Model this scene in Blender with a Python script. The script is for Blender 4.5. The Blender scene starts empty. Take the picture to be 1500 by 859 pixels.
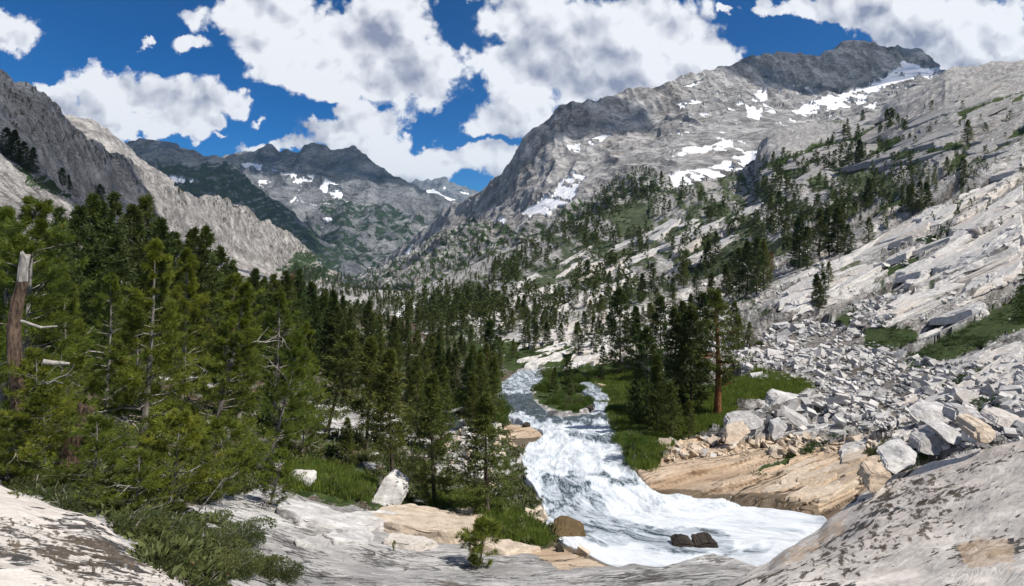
import bpy, bmesh, math, random
import numpy as np
from mathutils import Vector, Matrix
F32 = np.float32
FOC, CX, HY = 800.0, 750.0, 345.0
COL = bpy.context.scene.collection
rng = np.random.default_rng(7)
random.seed(7)

# ---------------------------------------------------------------- noise
_r = np.random.default_rng(1234)
_perm = _r.permutation(256).astype(np.int32); _perm = np.concatenate([_perm, _perm, _perm])
_g = _r.normal(size=(256, 3)); _g = (_g / np.linalg.norm(_g, axis=1)[:, None]).astype(F32)
def perlin(P, seed=0):
    P = np.asarray(P, dtype=np.float64) + seed * 17.137
    I = np.floor(P); f = (P - I).astype(F32); I = I.astype(np.int64) & 255
    I = I.astype(np.int32)
    w = f * f * f * (f * (f * 6 - 15) + 10)
    out = np.zeros(len(P), F32)
    for dx in (0, 1):
        a = _perm[(I[:, 0] + dx) & 255]; wx = w[:, 0] if dx else 1 - w[:, 0]
        for dy in (0, 1):
            b = _perm[(a + I[:, 1] + dy) & 255]; wy = wx * (w[:, 1] if dy else 1 - w[:, 1])
            for dz in (0, 1):
                c = _perm[(b + I[:, 2] + dz) & 255]; g = _g[c]
                d = g[:, 0] * (f[:, 0] - dx) + g[:, 1] * (f[:, 1] - dy) + g[:, 2] * (f[:, 2] - dz)
                out += wy * (w[:, 2] if dz else 1 - w[:, 2]) * d
    return out * 1.6
def fbm(P, octs=5, seed=0, gain=0.5):
    s = 0; a = 1.0; t = 0
    for o in range(octs):
        s = s + a * perlin(P * (2.0 ** o), seed + o); t += a; a *= gain
    return s / t * 1.3
def sstep(a, b, x):
    t = np.clip((x - a) / (b - a), 0, 1); return t * t * (3 - 2 * t)

# ---------------------------------------------------------------- mesh helpers
def mk_mesh(name, V, faces, attrs=None, smooth=False, mat=None):
    """faces: list of integer arrays (n,k), any k"""
    if attrs is None:
        used = np.unique(np.concatenate([np.asarray(f).ravel() for f in faces]))
        if len(used) < len(V):
            rm = np.zeros(len(V), int); rm[used] = np.arange(len(used)); V = np.asarray(V)[used]; faces = [rm[np.asarray(f)] for f in faces]
    me = bpy.data.meshes.new(name)
    V = np.ascontiguousarray(V, dtype=F32)
    me.vertices.add(len(V)); me.vertices.foreach_set('co', V.ravel())
    faces = [np.asarray(f, dtype=np.int32) for f in faces if len(f)]
    tot = np.concatenate([np.full(len(f), f.shape[1], np.int32) for f in faces])
    idx = np.concatenate([f.ravel() for f in faces])
    me.loops.add(len(idx)); me.loops.foreach_set('vertex_index', idx)
    me.polygons.add(len(tot))
    st = np.zeros(len(tot), np.int32); st[1:] = np.cumsum(tot)[:-1]
    me.polygons.foreach_set('loop_start', st)
    try: me.polygons.foreach_set('loop_total', tot)
    except Exception: pass
    me.polygons.foreach_set('use_smooth', np.full(len(tot), bool(smooth)))
    for k, a in (attrs or {}).items():
        a = np.asarray(a, dtype=F32)
        if a.ndim == 1:
            at = me.attributes.new(k, 'FLOAT', 'POINT'); at.data.foreach_set('value', a)
        else:
            at = me.attributes.new(k, 'FLOAT_VECTOR', 'POINT'); at.data.foreach_set('vector', a.ravel())
    me.update(calc_edges=True)
    if mat is not None: me.materials.append(mat)
    return me
def link(name, me, parent=None, **props):
    o = bpy.data.objects.new(name, me); COL.objects.link(o)
    if parent is not None: o.parent = parent
    for k, v in props.items():
        if v is not None: o[k] = v
    return o
def world_pt(px, py, d):
    return np.stack([(px - CX) / FOC * d, d, (HY - py) / FOC * d], -1)
def in_poly(x, y, poly):
    inside = np.zeros(x.shape, bool); n = len(poly)
    for i in range(n):
        x1, y1 = poly[i]; x2, y2 = poly[(i + 1) % n]
        if y1 == y2: continue
        c = ((y1 > y) != (y2 > y)) & (x < (x2 - x1) * (y - y1) / (y2 - y1) + x1)
        inside ^= c
    return inside
def poly_mask(px, py, polys, warp=None, amp=8.0):
    """inside any polygon, the outline roughened by noise given in pixels"""
    m = np.zeros(px.shape, F32)
    x, y = px, py
    if warp is not None: x = px + warp[0] * amp; y = py + warp[1] * amp
    for p in polys:
        xs = [q[0] for q in p]; ys = [q[1] for q in p]
        s = (x > min(xs)) & (x < max(xs)) & (y > min(ys)) & (y < max(ys))
        if s.any():
            mm = np.zeros(px.shape, bool); mm[s] = in_poly(x[s], y[s], p); m[mm] = 1
    return m

# ---------------------------------------------------------------- node helpers
class NT:
    def __init__(s, tree): s.t = tree; s.n = tree.nodes; s.l = tree.links
    def new(s, typ, **kw):
        n = s.n.new(typ)
        for k, v in kw.items(): setattr(n, k, v)
        return n
    def put(s, sock, v):
        if isinstance(v, bpy.types.NodeSocket): s.l.new(v, sock)
        elif v is not None:
            if hasattr(sock.default_value, '__len__') and not hasattr(v, '__len__'): v = (v,) * len(sock.default_value)
            if hasattr(sock.default_value, '__len__') and len(sock.default_value) == 4 and len(v) == 3: v = (*v, 1)
            sock.default_value = v
    def math(s, op, a, b=None, c=None, clamp=False):
        n = s.new('ShaderNodeMath', operation=op, use_clamp=clamp)
        for i, v in enumerate((a, b, c)):
            if v is not None: s.put(n.inputs[i], v)
        return n.outputs[0]
    def vmath(s, op, a, b=None, c=None):
        n = s.new('ShaderNodeVectorMath', operation=op)
        for i, v in enumerate((a, b, c)):
            if v is not None: s.put(n.inputs[i], v)
        return n.outputs['Value'] if op in ('LENGTH', 'DOT_PRODUCT', 'DISTANCE') else n.outputs[0]
    def mix(s, f, a, b, kind='RGBA', blend='MIX'):
        n = s.new('ShaderNodeMix', data_type=kind)
        if kind == 'RGBA': n.blend_type = blend
        ins = [i for i in n.inputs if i.enabled]
        s.put(ins[0], f); s.put(ins[1], a); s.put(ins[2], b)
        return [o for o in n.outputs if o.enabled][0]
    def noise(s, vec, scale, detail=6, rough=0.6, dist=0.0, out='Fac', lac=2.0):
        n = s.new('ShaderNodeTexNoise')
        if vec is not None: s.put(n.inputs['Vector'], vec)
        s.put(n.inputs['Scale'], scale); n.inputs['Detail'].default_value = detail
        n.inputs['Roughness'].default_value = rough; n.inputs['Distortion'].default_value = dist
        n.inputs['Lacunarity'].default_value = lac
        return n.outputs[out]
    def step(s, x, a, b, lo=0.0, hi=1.0):
        n = s.new('ShaderNodeMapRange', interpolation_type='SMOOTHSTEP')
        s.put(n.inputs[0], x); s.put(n.inputs[1], a); s.put(n.inputs[2], b); s.put(n.inputs[3], lo); s.put(n.inputs[4], hi)
        return n.outputs[0]
    def lin(s, x, a, b, lo=0.0, hi=1.0):
        n = s.new('ShaderNodeMapRange'); n.clamp = True
        s.put(n.inputs[0], x); s.put(n.inputs[1], a); s.put(n.inputs[2], b); s.put(n.inputs[3], lo); s.put(n.inputs[4], hi)
        return n.outputs[0]
    def attr(s, name, out='Fac'):
        n = s.new('ShaderNodeAttribute', attribute_name=name); return n.outputs[out]
    def mapping(s, vec, rot=(0, 0, 0), scale=(1, 1, 1), loc=(0, 0, 0)):
        n = s.new('ShaderNodeMapping', vector_type='TEXTURE' if any(rot) else 'POINT'); s.put(n.inputs[0], vec)
        if any(rot): scale = tuple(1.0 / q for q in scale)
        n.inputs['Location'].default_value = loc; n.inputs['Rotation'].default_value = rot; n.inputs['Scale'].default_value = scale
        return n.outputs[0]
def new_mat(name):
    m = bpy.data.materials.new(name); m.use_nodes = True
    m.node_tree.nodes.clear()
    nt = NT(m.node_tree)
    out = nt.new('ShaderNodeOutputMaterial')
    return m, nt, out
def principled(nt, out, color, rough=0.9, spec=0.2, normal=None, **kw):
    b = nt.new('ShaderNodeBsdfPrincipled')
    nt.put(b.inputs['Base Color'], color); nt.put(b.inputs['Roughness'], rough)
    nt.put(b.inputs['Specular IOR Level'], spec)
    if normal is not None: nt.l.new(normal, b.inputs['Normal'])
    for k, v in kw.items(): nt.put(b.inputs[k], v)
    nt.l.new(b.outputs[0], out.inputs['Surface'])
    return b
def bump(nt, height, strength=0.5, dist=1.0, normal=None):
    n = nt.new('ShaderNodeBump'); n.inputs['Strength'].default_value = strength
    nt.put(n.inputs['Distance'], dist); nt.l.new(height, n.inputs['Height'])
    if normal is not None: nt.l.new(normal, n.inputs['Normal'])
    return n.outputs[0]

# ---------------------------------------------------------------- rock material
def rock_material(name, light, dark, warm, lam, bump_d=None, crack=0.5, streak_rot=0.0, aniso=5.0,
                  lichen=0.0, dark_amt=0.35, warm_amt=0.3, veg_col=((0.03, 0.05, 0.012), (0.07, 0.11, 0.025)), bs=0.6, wet=False, fine_amt=0.55):
    """lam: size in metres of the largest colour patches"""
    m, nt, out = new_mat(name)
    P = nt.new('ShaderNodeNewGeometry').outputs['Position']
    n1 = nt.noise(P, 1.0 / lam, 12, 0.68, 0.4)
    Ps = nt.mapping(P, rot=(0, 0, streak_rot), scale=(1.0 / aniso, 1, 1))
    n2 = nt.noise(Ps, 2.6 / lam, 12, 0.7, 0.3)
    n3 = nt.noise(P, 0.35 / lam, 5, 0.6)
    col = nt.mix(nt.step(n1, 0.35, 0.68), dark, light)
    col = nt.mix(nt.math('MULTIPLY', nt.step(n2, 0.5, 0.66), dark_amt), col, dark)
    col = nt.mix(nt.math('MULTIPLY', nt.step(n3, 0.48, 0.7), warm_amt), col, warm)
    # dark joints: thin lines where a stretched noise crosses its middle
    n4 = nt.noise(nt.mapping(P, rot=(0, 0, streak_rot), scale=(1.0 / aniso, 1, 1.0)), 1.3 / lam, 4, 0.55, 0.6)
    line = nt.step(nt.math('ABSOLUTE', nt.math('SUBTRACT', n4, 0.5)), 0.0, 0.017, 1.0, 0.0)
    n4b = nt.noise(nt.mapping(P, rot=(0, 0, streak_rot + 0.12), scale=(1.0 / (aniso * 1.3), 1, 1.0)), 4.1 / lam, 4, 0.55, 0.5)
    line = nt.math('MAXIMUM', line, nt.step(nt.math('ABSOLUTE', nt.math('SUBTRACT', n4b, 0.5)), 0.0, 0.018, 0.85, 0.0))
    n5 = nt.noise(P, 1.7 / lam, 3, 0.5)
    line = nt.math('MULTIPLY', line, nt.step(n5, 0.40, 0.55))
    col = nt.mix(nt.math('MULTIPLY', line, crack), col, (dark[0] * .3, dark[1] * .3, dark[2] * .3))
    if lichen > 0:
        Pl = nt.mapping(P, rot=(0, 0, streak_rot), scale=(0.4, 1, 1))
        l1 = nt.noise(Pl, 5.5, 8, 0.66, 0.3); l2 = nt.noise(P, 0.45, 3, 0.5)
        lm = nt.math('MULTIPLY', nt.step(nt.math('ADD', l1, nt.math('MULTIPLY', nt.math('SUBTRACT', l2, 0.5), 0.8)), 0.575, 0.60), lichen)
        lcol = nt.mix(nt.step(nt.noise(P, 1.1, 4, .6), .45, .65), (0.045, 0.043, 0.042), (0.085, 0.065, 0.05))
        col = nt.mix(lm, col, lcol)
        fine = nt.noise(P, 38, 3, 0.7)
        col = nt.mix(nt.step(fine, 0.56, 0.72, 0, 0.45), col, (0.12, 0.11, 0.10))
        l3 = nt.noise(P, 0.9, 5, 0.6)
        col = nt.mix(nt.step(l3, 0.66, 0.72, 0, 0.2), col, (0.42, 0.27, 0.17))
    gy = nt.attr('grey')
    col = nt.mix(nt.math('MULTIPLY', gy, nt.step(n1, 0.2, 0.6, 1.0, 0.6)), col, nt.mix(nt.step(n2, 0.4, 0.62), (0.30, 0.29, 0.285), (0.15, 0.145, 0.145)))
    n6 = nt.noise(Ps, 14.0 / lam, 7, 0.75)
    col = nt.mix(nt.step(n6, 0.5, 0.62, 0, fine_amt), col, (dark[0] * .45, dark[1] * .45, dark[2] * .45))
    col = nt.mix(nt.step(n6, 0.46, 0.36, 0, 0.5), col, (min(light[0] * 1.25, .75), min(light[1] * 1.25, .74), min(light[2] * 1.25, .73)))
    tan = nt.attr('tan')
    tcol = nt.mix(nt.step(n6, 0.52, 0.66, 0, 0.4), nt.mix(nt.step(n2, 0.35, 0.65), (0.42, 0.29, 0.18), (0.62, 0.48, 0.34)), (0.20, 0.13, 0.08))
    tcol = nt.mix(nt.math('MULTIPLY', line, crack), tcol, (0.03, 0.02, 0.015))
    col = nt.mix(nt.math('MULTIPLY', tan, 0.85), col, tcol)
    wetm = nt.attr('wet')
    col = nt.mix(nt.math('MULTIPLY', wetm, 0.85), col, nt.mix(n1, (0.03, 0.02, 0.01), (0.13, 0.085, 0.035)))
    vg = nt.attr('veg')
    vc = nt.mix(nt.step(nt.noise(P, 6.0 / lam, 8, 0.75), 0.38, 0.62), veg_col[0], veg_col[1])
    col = nt.mix(vg, col, vc)
    duff_shade = nt.attr('duff_shade')  # dark cover: forest litter, slab lichen, and shade painted into talus and ledges
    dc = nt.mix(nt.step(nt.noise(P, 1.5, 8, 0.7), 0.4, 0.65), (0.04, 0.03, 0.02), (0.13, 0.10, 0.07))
    col = nt.mix(duff_shade, col, dc)
    sn = nt.attr('snow')
    snc = nt.mix(nt.step(nt.noise(P, 2.0 / lam, 6, 0.7), 0.3, 0.65), (0.62, 0.63, 0.66), (0.86, 0.87, 0.9))
    col = nt.mix(sn, col, snc)
    h = nt.math('ADD', nt.math('MULTIPLY', n1, 1.0), nt.math('MULTIPLY', n2, 0.8))
    h = nt.math('SUBTRACT', nt.math('SUBTRACT', h, nt.math('MULTIPLY', n6, 0.35)), nt.math('MULTIPLY', line, 0.5 * crack))
    h = nt.math('MULTIPLY', h, nt.math('SUBTRACT', 1.0, nt.math('MULTIPLY', sn, 0.8)))
    nrm = bump(nt, h, bs, bump_d if bump_d else lam * 0.35)
    rough = nt.mix(wetm, 0.92, 0.35, kind='FLOAT')
    principled(nt, out, col, rough=rough, spec=nt.mix(wetm, 0.15, 0.5, kind='FLOAT'), normal=nrm)
    return m

# ---------------------------------------------------------------- lofted terrain sheets
SHEETS = []
def interp_rows(cols, rows, pxs):
    """rows: list of (py list, d list) on cols -> arrays (nrow, npx)"""
    PY = np.array([np.interp(pxs, cols, r[0]) for r in rows])
    LD = np.array([np.interp(pxs, cols, np.log(r[1])) for r in rows])
    return PY, LD
def gsmooth(A, axis, n):
    for _ in range(n):
        A = A.copy()
        sl = [slice(None)] * 2
        a = [slice(None)] * 2; b = [slice(None)] * 2; c = [slice(None)] * 2
        a[axis] = slice(0, -2); b[axis] = slice(1, -1); c[axis] = slice(2, None)
        A[tuple(b)] = 0.25 * A[tuple(a)] + 0.5 * A[tuple(b)] + 0.25 * A[tuple(c)]
    return A
def sheet_grid(cols, rows, x0, x1, step, nv, smooth=20, csmooth=6, lw=18.0):
    pxs = np.arange(x0, x1 + step, step, dtype=float)
    PY, LD = interp_rows(cols, rows, pxs)
    # parameter per row boundary: average screen length so that rows are spread by what shows
    dl = np.abs(np.diff(np.minimum(PY, 880 + (PY - 880) * 0.06), axis=0)).mean(1) + lw * np.abs(np.diff(LD, axis=0)).mean(1) + 1e-3
    t = np.concatenate([[0], np.cumsum(dl)]); t /= t[-1]
    tv = np.linspace(0, 1, nv)
    k = np.clip(np.searchsorted(t, tv, side='right') - 1, 0, len(t) - 2)
    f = ((tv - t[k]) / (t[k + 1] - t[k]))[:, None]
    G = PY[k] * (1 - f) + PY[k + 1] * f
    D = LD[k] * (1 - f) + LD[k + 1] * f
    G = gsmooth(gsmooth(G, 0, smooth), 1, csmooth); D = gsmooth(gsmooth(D, 0, smooth), 1, csmooth)
    X = np.broadcast_to(pxs, G.shape).copy()
    return X, G, np.exp(D), tv
def grid_faces(nv, nu):
    i = np.arange(nv - 1)[:, None] * nu + np.arange(nu - 1)[None, :]
    i = i.ravel()
    return np.stack([i, i + 1, i + nu + 1, i + nu], 1)
def grid_normals(W):
    du = np.gradient(W, axis=1); dv = np.gradient(W, axis=0)
    n = np.cross(du, dv); n /= (np.linalg.norm(n, axis=2)[..., None] + 1e-9)
    return n
def rough_disp(P, D, lam0, n_oct, amp, lo=2.5, hi=(110, 300), seed=0, ridged=0.0, aniso=None):
    """fractal displacement; each octave only where it is larger than the grid and smaller than the landform as seen"""
    out = np.zeros(len(P), F32)
    lam = lam0
    for o in range(n_oct):
        pw = lam * FOC / D
        w = sstep(lo, lo * 2.0, pw) * (1 - sstep(hi[0], hi[1], pw))
        s = w > 0.01
        if s.any():
            Q = P[s] / lam
            if aniso is not None: Q = Q @ aniso
            v = perlin(Q, seed + o * 3)
            if ridged: v = (1 - ridged) * v + ridged * (0.45 - 1.6 * np.abs(v))
            out[s] += amp * lam * w[s] * v
        lam *= 0.5
    return out
def log_noise(px, D, kx, kd, seed=0, octs=4):
    P = np.stack([px / kx, np.log(D) * kd, np.zeros_like(px)], -1)
    return fbm(P, octs, seed)
# ================================================================ TERRAIN
GC = [-300, -150, 0, 150, 300, 450, 600, 750, 900, 1050, 1200, 1350, 1500, 1650, 1850]
def R(py, d): return (py, d)
G_ROWS = [
 R([2400]*15, [0.7]*15),
 R([1500,1500,1480,1450,1420,1400,1400,1400,1400,1400,1400,1420,1450,1480,1500], [2.2,2.2,2.2,2.4,2.6,2.8,3,3,3,3,3,2.8,2.6,2.4,2.4]),
 R([1000]*15, [5,5,5.5,6,8,11,13,13,13,13,13,12,11,11,11]),
 R([859]*15, [8,8,8,9,11,14.5,16,17,17,17,17,16,15,15,15]),
 R([790,780,770,770,770,790,815,822,826,828,835,820,810,800,790], [10,10,11,13,16,19,21,22,22.5,22,21,20,19,19,19]),
 R([720,720,715,715,725,735,745,750,750,750,745,712,680,660,640], [14,14,15,17,21,26,32,33,33,33,33,30,27,26,26]),
 R([660,660,660,665,670,670,670,672,672,668,660,640,600,570,540], [19,19,20,23,30,40,48,47,46,46,44,42,40,40,40]),
 R([600,600,600,605,610,615,615,612,608,600,580,550,510,480,440], [27,27,28,33,43,58,70,70,68,66,64,62,60,60,60]),
 R([530,530,535,540,550,560,560,555,550,540,510,470,420,380,330], [42,42,44,50,65,90,110,115,112,105,105,105,105,105,105]),
 R([440,440,450,465,490,505,510,505,490,470,430,380,320,270,210], [80,80,85,95,120,170,200,210,210,200,190,185,180,180,180]),
 R([330,340,360,390,430,455,468,455,425,395,340,285,230,180,120], [150,160,165,190,230,330,400,400,400,380,340,310,300,300,300]),
 R([310,322,335,352,392,438,442,402,362,312,258,204,152,112,60], [210,230,240,280,350,600,700,650,600,560,520,480,460,450,450]),
 R([300,312,325,342,382,426,427,362,300,266,178,128,90,76,30], [270,300,320,380,500,1100,1000,900,850,810,760,700,650,650,640]),
 R([330,340,350,365,388,411,436,385,335,310,240,190,150,130,90], [500,500,520,600,900,2300,1400,1250,1150,1100,1050,1000,950,930,900]),
]
RIDGE = ([900,950,980,1000,1040,1080,1105,1112,1125,1140,1170,1200,1250,1290,1300,1330,1350,1385,1400,1440,1470,1500,1600,1850],
         [300,294,288,278,266,256,240,215,200,192,184,180,172,164,155,136,126,106,103,99,93,89,60,20])
X, G, D, TV = sheet_grid(GC, G_ROWS, -290, 1840, 1.7, 640, smooth=14, csmooth=40)
# the skyline of the near right-hand ridge follows its own line
ridge_row = int(np.argmin(np.abs(TV - 1)))
cand = np.argmin(np.where(TV[:, None] > 0.6, G, 9999), axis=0)      # highest row per column
base_top = G[cand, np.arange(G.shape[1])]
pxs = X[0]
want = np.interp(pxs, *RIDGE)
wgt = sstep(930, 1010, pxs)
delta = (want - base_top) * wgt
ker = np.hanning(121); ker /= ker.sum()
dsm = np.convolve(np.pad(delta, 60, mode='edge'), ker, 'valid')
tt = np.clip((TV[:, None] - 0.45) / (TV[cand][None, :] - 0.45), 0, 1)
G = G + dsm[None, :] * tt ** 2.5 + (delta - dsm)[None, :] * sstep(0.80, 1.0, tt)
# stream bed
STREAM = [(905,829),(925,823),(945,827),(966,830),(985,824),(1002,818),(1022,812),(1045,810),(1070,814),(1095,822),(1120,832),(1170,838),(1250,840),(1262,800),(1216,775),(1205,760),(1130,739),(1040,729),(962,721),(932,700),(918,670),(905,645),(891,622),(886,604),
          (888,580),(868,563),(850,560),(846,566),(868,580),(876,600),(855,612),(812,613),(782,594),(772,574),(800,560),(788,541),(765,543),(740,558),(728,572),(738,590),
          (745,606),(768,617),(796,628),(801,643),(770,655),(768,667),(772,700),(788,720),(800,742),(798,770),(828,792),(868,812)]
W = world_pt(X, G, D)
P = W.reshape(-1, 3); PX = X.ravel(); PYY = G.ravel(); DD = D.ravel()
wx = log_noise(PX, DD, 40, 7, 11); wy = log_noise(PX, DD, 40, 7, 21)
fx = log_noise(PX, DD, 9, 30, 31, 3); fy = log_noise(PX, DD, 9, 30, 41, 3)
warp = (wx * 1.0 + fx * 0.7, (wy + fy * 0.7) * 0.6)
def near_poly(px, py, poly, r=10, n=10):
    """soft mask: share of a ring of shifted tests that lie inside"""
    s = np.zeros(px.shape, F32)
    for k in range(n):
        a = 2 * math.pi * k / n
        s += poly_mask(px + r * math.cos(a), py + 0.5 * r * math.sin(a), [poly])
    return s / n
sel = (PX > 680) & (PX < 1300) & (PYY > 520) & (PYY < 860) & (DD > 12)
bed = np.zeros(len(P), F32)
bed[sel] = poly_mask(PX[sel], PYY[sel], [STREAM], (fx[sel], fy[sel]), 3.0)
bed = gsmooth(gsmooth(bed.reshape(G.shape), 0, 22), 1, 26).ravel().astype(F32)
# regions (photograph pixels)
P_LEFT = [(-300,640),(0,640),(0,712),(150,760),(270,858),(300,862),(330,858),(270,742),(420,712),(545,745),(640,760),(700,790),(790,806),(830,800),
          (800,760),(790,735),(770,690),(745,640),(735,580),(760,545),(720,510),(640,478),(560,460),(480,440),(400,418),(300,395),(150,365),(0,330),(-300,300)]
P_GREEN = [[(735,500),(800,495),(900,520),(960,525),(960,548),(860,545),(790,540),(735,540)],[(860,545),(935,545),(960,562),(1060,570),(1110,540),(1190,562),(1185,580),(1080,586),(1075,615),(990,645),(955,690),(930,688),(905,640),(886,600)],
           [(790,542),(865,545),(872,592),(852,606),(812,604),(784,585),(778,572),(803,558)],
           [(1268,478),(1338,480),(1345,498),(1300,518),(1268,508)],
           [(1500,425),(1620,400),(1620,470),(1500,478),(1420,512),(1375,538),(1325,545),(1320,530),(1375,500),(1440,470)],
           [(1060,556),(1190,562),(1185,580),(1062,584)], [(1424,326),(1472,300),(1468,326),(1430,342)],
           [(1285,398),(1352,374),(1346,394),(1306,408)], [(1226,468),(1262,455),(1270,462),(1240,478)],[(1370,318),(1410,290),(1400,312),(1375,330)],
           [(1380,240),(1460,205),(1500,190),(1500,200),(1440,232),(1390,250)], [(1130,248),(1230,216),(1330,203),(1352,213),(1240,236),(1140,262)],[(1170,225),(1240,196),(1310,178),(1300,190),(1200,226)],[(1400,165),(1500,135),(1500,143),(1410,175)],[(1260,232),(1300,218),(1380,212),(1440,216),(1340,232),(1270,240)],
           [(1240,310),(1340,285),(1330,300),(1250,325)], [(1340,680),(1290,665),(1380,640)],
           [(1110,690),(1180,655),(1250,630),(1250,634),(1180,664),(1115,696)], [(1260,700),(1300,668),(1310,672),(1270,705)],
           [(1370,560),(1440,540),(1450,546),(1380,572)], [(1430,590),(1500,565),(1500,600),(1450,610)],
           [(1340,352),(1370,345),(1400,322),(1396,332),(1360,360)]]
P_GRASS = [[(395,700),(440,672),(500,690),(545,706),(540,735),(480,722),(430,716)], [(625,730),(700,722),(745,745),(770,765),(795,780),(800,800),(740,790),(712,775),(690,745),(640,745)]]
P_ROCKL = [[(440,600),(470,572),(540,590),(600,618),(618,640),(640,660),(620,668),(560,650),(520,650),(470,640),(440,625)], [(640,640),(690,620),(735,640),(740,720),(690,735),(665,700),(640,690)],
           [(-60,290),(0,238),(60,262),(140,318),(170,345),(130,350),(60,310),(0,300)], [(735,600),(760,605),(762,640),(750,660),(735,640)], [(525,660),(575,668),(560,685),(525,676)]]
P_TAN = [[(920,686),(1000,668),(1060,650),(1180,650),(1300,655),(1320,676),(1285,705),(1250,770),(1205,775),(1130,742),(1000,726),(930,715)],
         [(735,620),(785,622),(798,640),(770,660),(745,660)], [(770,735),(810,750),(815,790),(840,800),(905,830),(820,835),(760,800)], [(640,745),(700,770),(690,790),(640,780)],
         [(930,640),(1060,640),(1060,665),(940,675)]]
P_WET = [[(1050,722),(1150,728),(1200,745),(1235,735),(1262,760),(1215,785),(1190,765),(1120,745),(1040,735),(940,722),(935,708)], [(795,762),(812,772),(850,790),(905,822),(900,832),(850,815),(800,790)],
         [(748,642),(790,640),(800,652),(760,662)]]
P_MID = [(560,462),(640,430),(700,405),(790,350),(870,300),(960,280),(1050,262),(1120,235),(1250,225),(1350,235),(1380,260),(1300,300),(1200,345),(1100,395),(1000,420),(930,450),(800,470),(720,500),(640,480)]
P_TALUS = [[(1085,520),(1130,480),(1200,468),(1270,495),(1330,520),(1380,535),(1560,530),(1560,610),(1480,650),(1340,665),(1230,615),(1185,590),(1190,565),(1090,555)],
           [(1240,450),(1300,430),(1330,440),(1290,480),(1250,478)], [(1020,500),(1090,500),(1090,540),(1040,530)]]
left = poly_mask(PX, PYY, [P_LEFT], warp, 10)
rockl = poly_mask(PX, PYY, P_ROCKL, warp, 10)
green = poly_mask(PX, PYY, P_GREEN, warp, 9)
grass = poly_mask(PX, PYY, P_GRASS, warp, 5)
tan = poly_mask(PX, PYY, P_TAN, warp, 8)
wet = poly_mask(PX, PYY, P_WET, warp, 5)
wet = np.maximum(wet, sstep(0.25, 0.6, bed))
mid = poly_mask(PX, PYY, [P_MID], warp, 25)
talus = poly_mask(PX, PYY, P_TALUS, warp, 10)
# vegetation strips follow the fall line of the slope
ang = math.radians(-24)
su = (PX * math.cos(ang) - PYY * math.sin(ang)); sv = (PX * math.sin(ang) + PYY * math.cos(ang))
nv1 = fbm(np.stack([su * math.cos(-.0) / 95, sv / 26, np.zeros_like(su)], -1), 5, 55, 0.65)
upper = ((PX > 560) & (PYY < 500) & (DD > 90)).astype(F32)
vm = sstep(-0.08, 0.04, nv1) * mid
vu = sstep(0.26, 0.34, nv1) * upper * (1 - mid)
vu *= sstep(125, 165, PYY)
veg = np.clip(np.maximum(vm * 0.9, vu * 0.85), 0, 1)
veg = np.maximum(veg, green * (fx > -0.75))
duff_shade = left * (1 - rockl) * (DD > 7) * sstep(0.42, 0.30, wy + 0.5 * fy)
veg = np.maximum(veg, duff_shade * (sstep(-0.1, 0.15, wx + 0.5 * fx))) 
veg = np.maximum(veg, grass)
veg *= (1 - bed); 
duff_shade = np.maximum(duff_shade, talus * 0.7) * (1 - veg) * (1 - wet)  # talus ground painted dark as the shade in gaps between blocks
# snow in the middle slope
P_SNOWG = [[(575,458),(600,442),(640,430),(655,424),(650,436),(610,455),(585,466)], [(1095,180),(1130,172),(1160,166),(1150,180),(1110,190)]]
snow = poly_mask(PX, PYY, P_SNOWG, warp, 6)
N = grid_normals(W).reshape(-1, 3); N[N[:, 2] < 0] *= -1
# bedrock ledges running down the slope on the right
Pw = P.copy()
def ledges(lam, amp, seed, dirn=(-0.38, 1.0, 0.0), lo=4.0, hi=(70, 200), sharp=0.12):
    dn = np.array(dirn); dn = dn / np.linalg.norm(dn)
    pw = lam * FOC / DD * 0.45
    w = sstep(lo, lo * 2, pw) * (1 - sstep(hi[0], hi[1], pw))
    s = w > 0.01
    out = np.zeros(len(P), F32)
    if s.any():
        Q = P[s]
        along = Q @ np.array([dn[1], -dn[0], 0.0])
        t = (Q @ dn) / lam + 1.3 * perlin(np.stack([along / (lam * 7), (Q @ dn) / (lam * 2.5), Q[:, 2] * 0], -1), seed)
        f = t - np.floor(t)
        saw = np.where(f < sharp, f / sharp, 1 - (f - sharp) / (1 - sharp))
        on = sstep(-0.25, 0.2, perlin(Q / (lam * 4), seed + 5))
        out[s] = (saw - 0.5) * amp * lam * w[s] * on
        wd = np.clip(2.0 * DD[s] / FOC / lam * 1.3, 0.03, 0.12)
        CREV_SHADE[s] = np.maximum(CREV_SHADE[s], np.exp(-(np.minimum(f, 1 - f) / wd) ** 2) * sstep(0.3, 0.9, on) * sstep(lo, lo * 1.5, pw[s]) * (1 - sstep(hi[0] * 2, hi[1] * 2, pw[s])))
    return out
CREV_SHADE = np.zeros(len(P), F32)  # mask of crevice shade along the ledge steps, painted into the colour
dist_s = rough_disp(P, DD, 64, 11, 0.10, seed=3, ridged=0.3)
right = sstep(0.05, 0.35, (PX - 760) / 400) * (DD > 24)
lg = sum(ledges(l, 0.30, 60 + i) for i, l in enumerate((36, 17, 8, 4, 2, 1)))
tal = rough_disp(P, DD, 4, 5, 0.20, seed=9, ridged=0.5)
lg = lg * (1 - 0.75 * sstep(330, 480, DD)); CREV_SHADE *= (1 - 0.6 * sstep(330, 480, DD))
dist_s = dist_s * (1 + 0.9 * sstep(300, 450, DD) * (PX > 950))
dist_s = dist_s + rough_disp(P, DD, 60, 6, 0.20, seed=88, ridged=0.7, hi=(50, 120), aniso=np.array([[.45,-.2,0],[.2,1,0],[0,0,1]])) * sstep(280, 420, DD) * (PX > 950)
h = dist_s * (1 - 0.5 * (PX > 300) * (DD < 24)) * (1 - 0.45 * right * (1 - mid)) + lg * right * (1 - talus) * (1 - green) + tal * talus * 0.5
h = h * (1 - 0.6 * tan)
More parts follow.
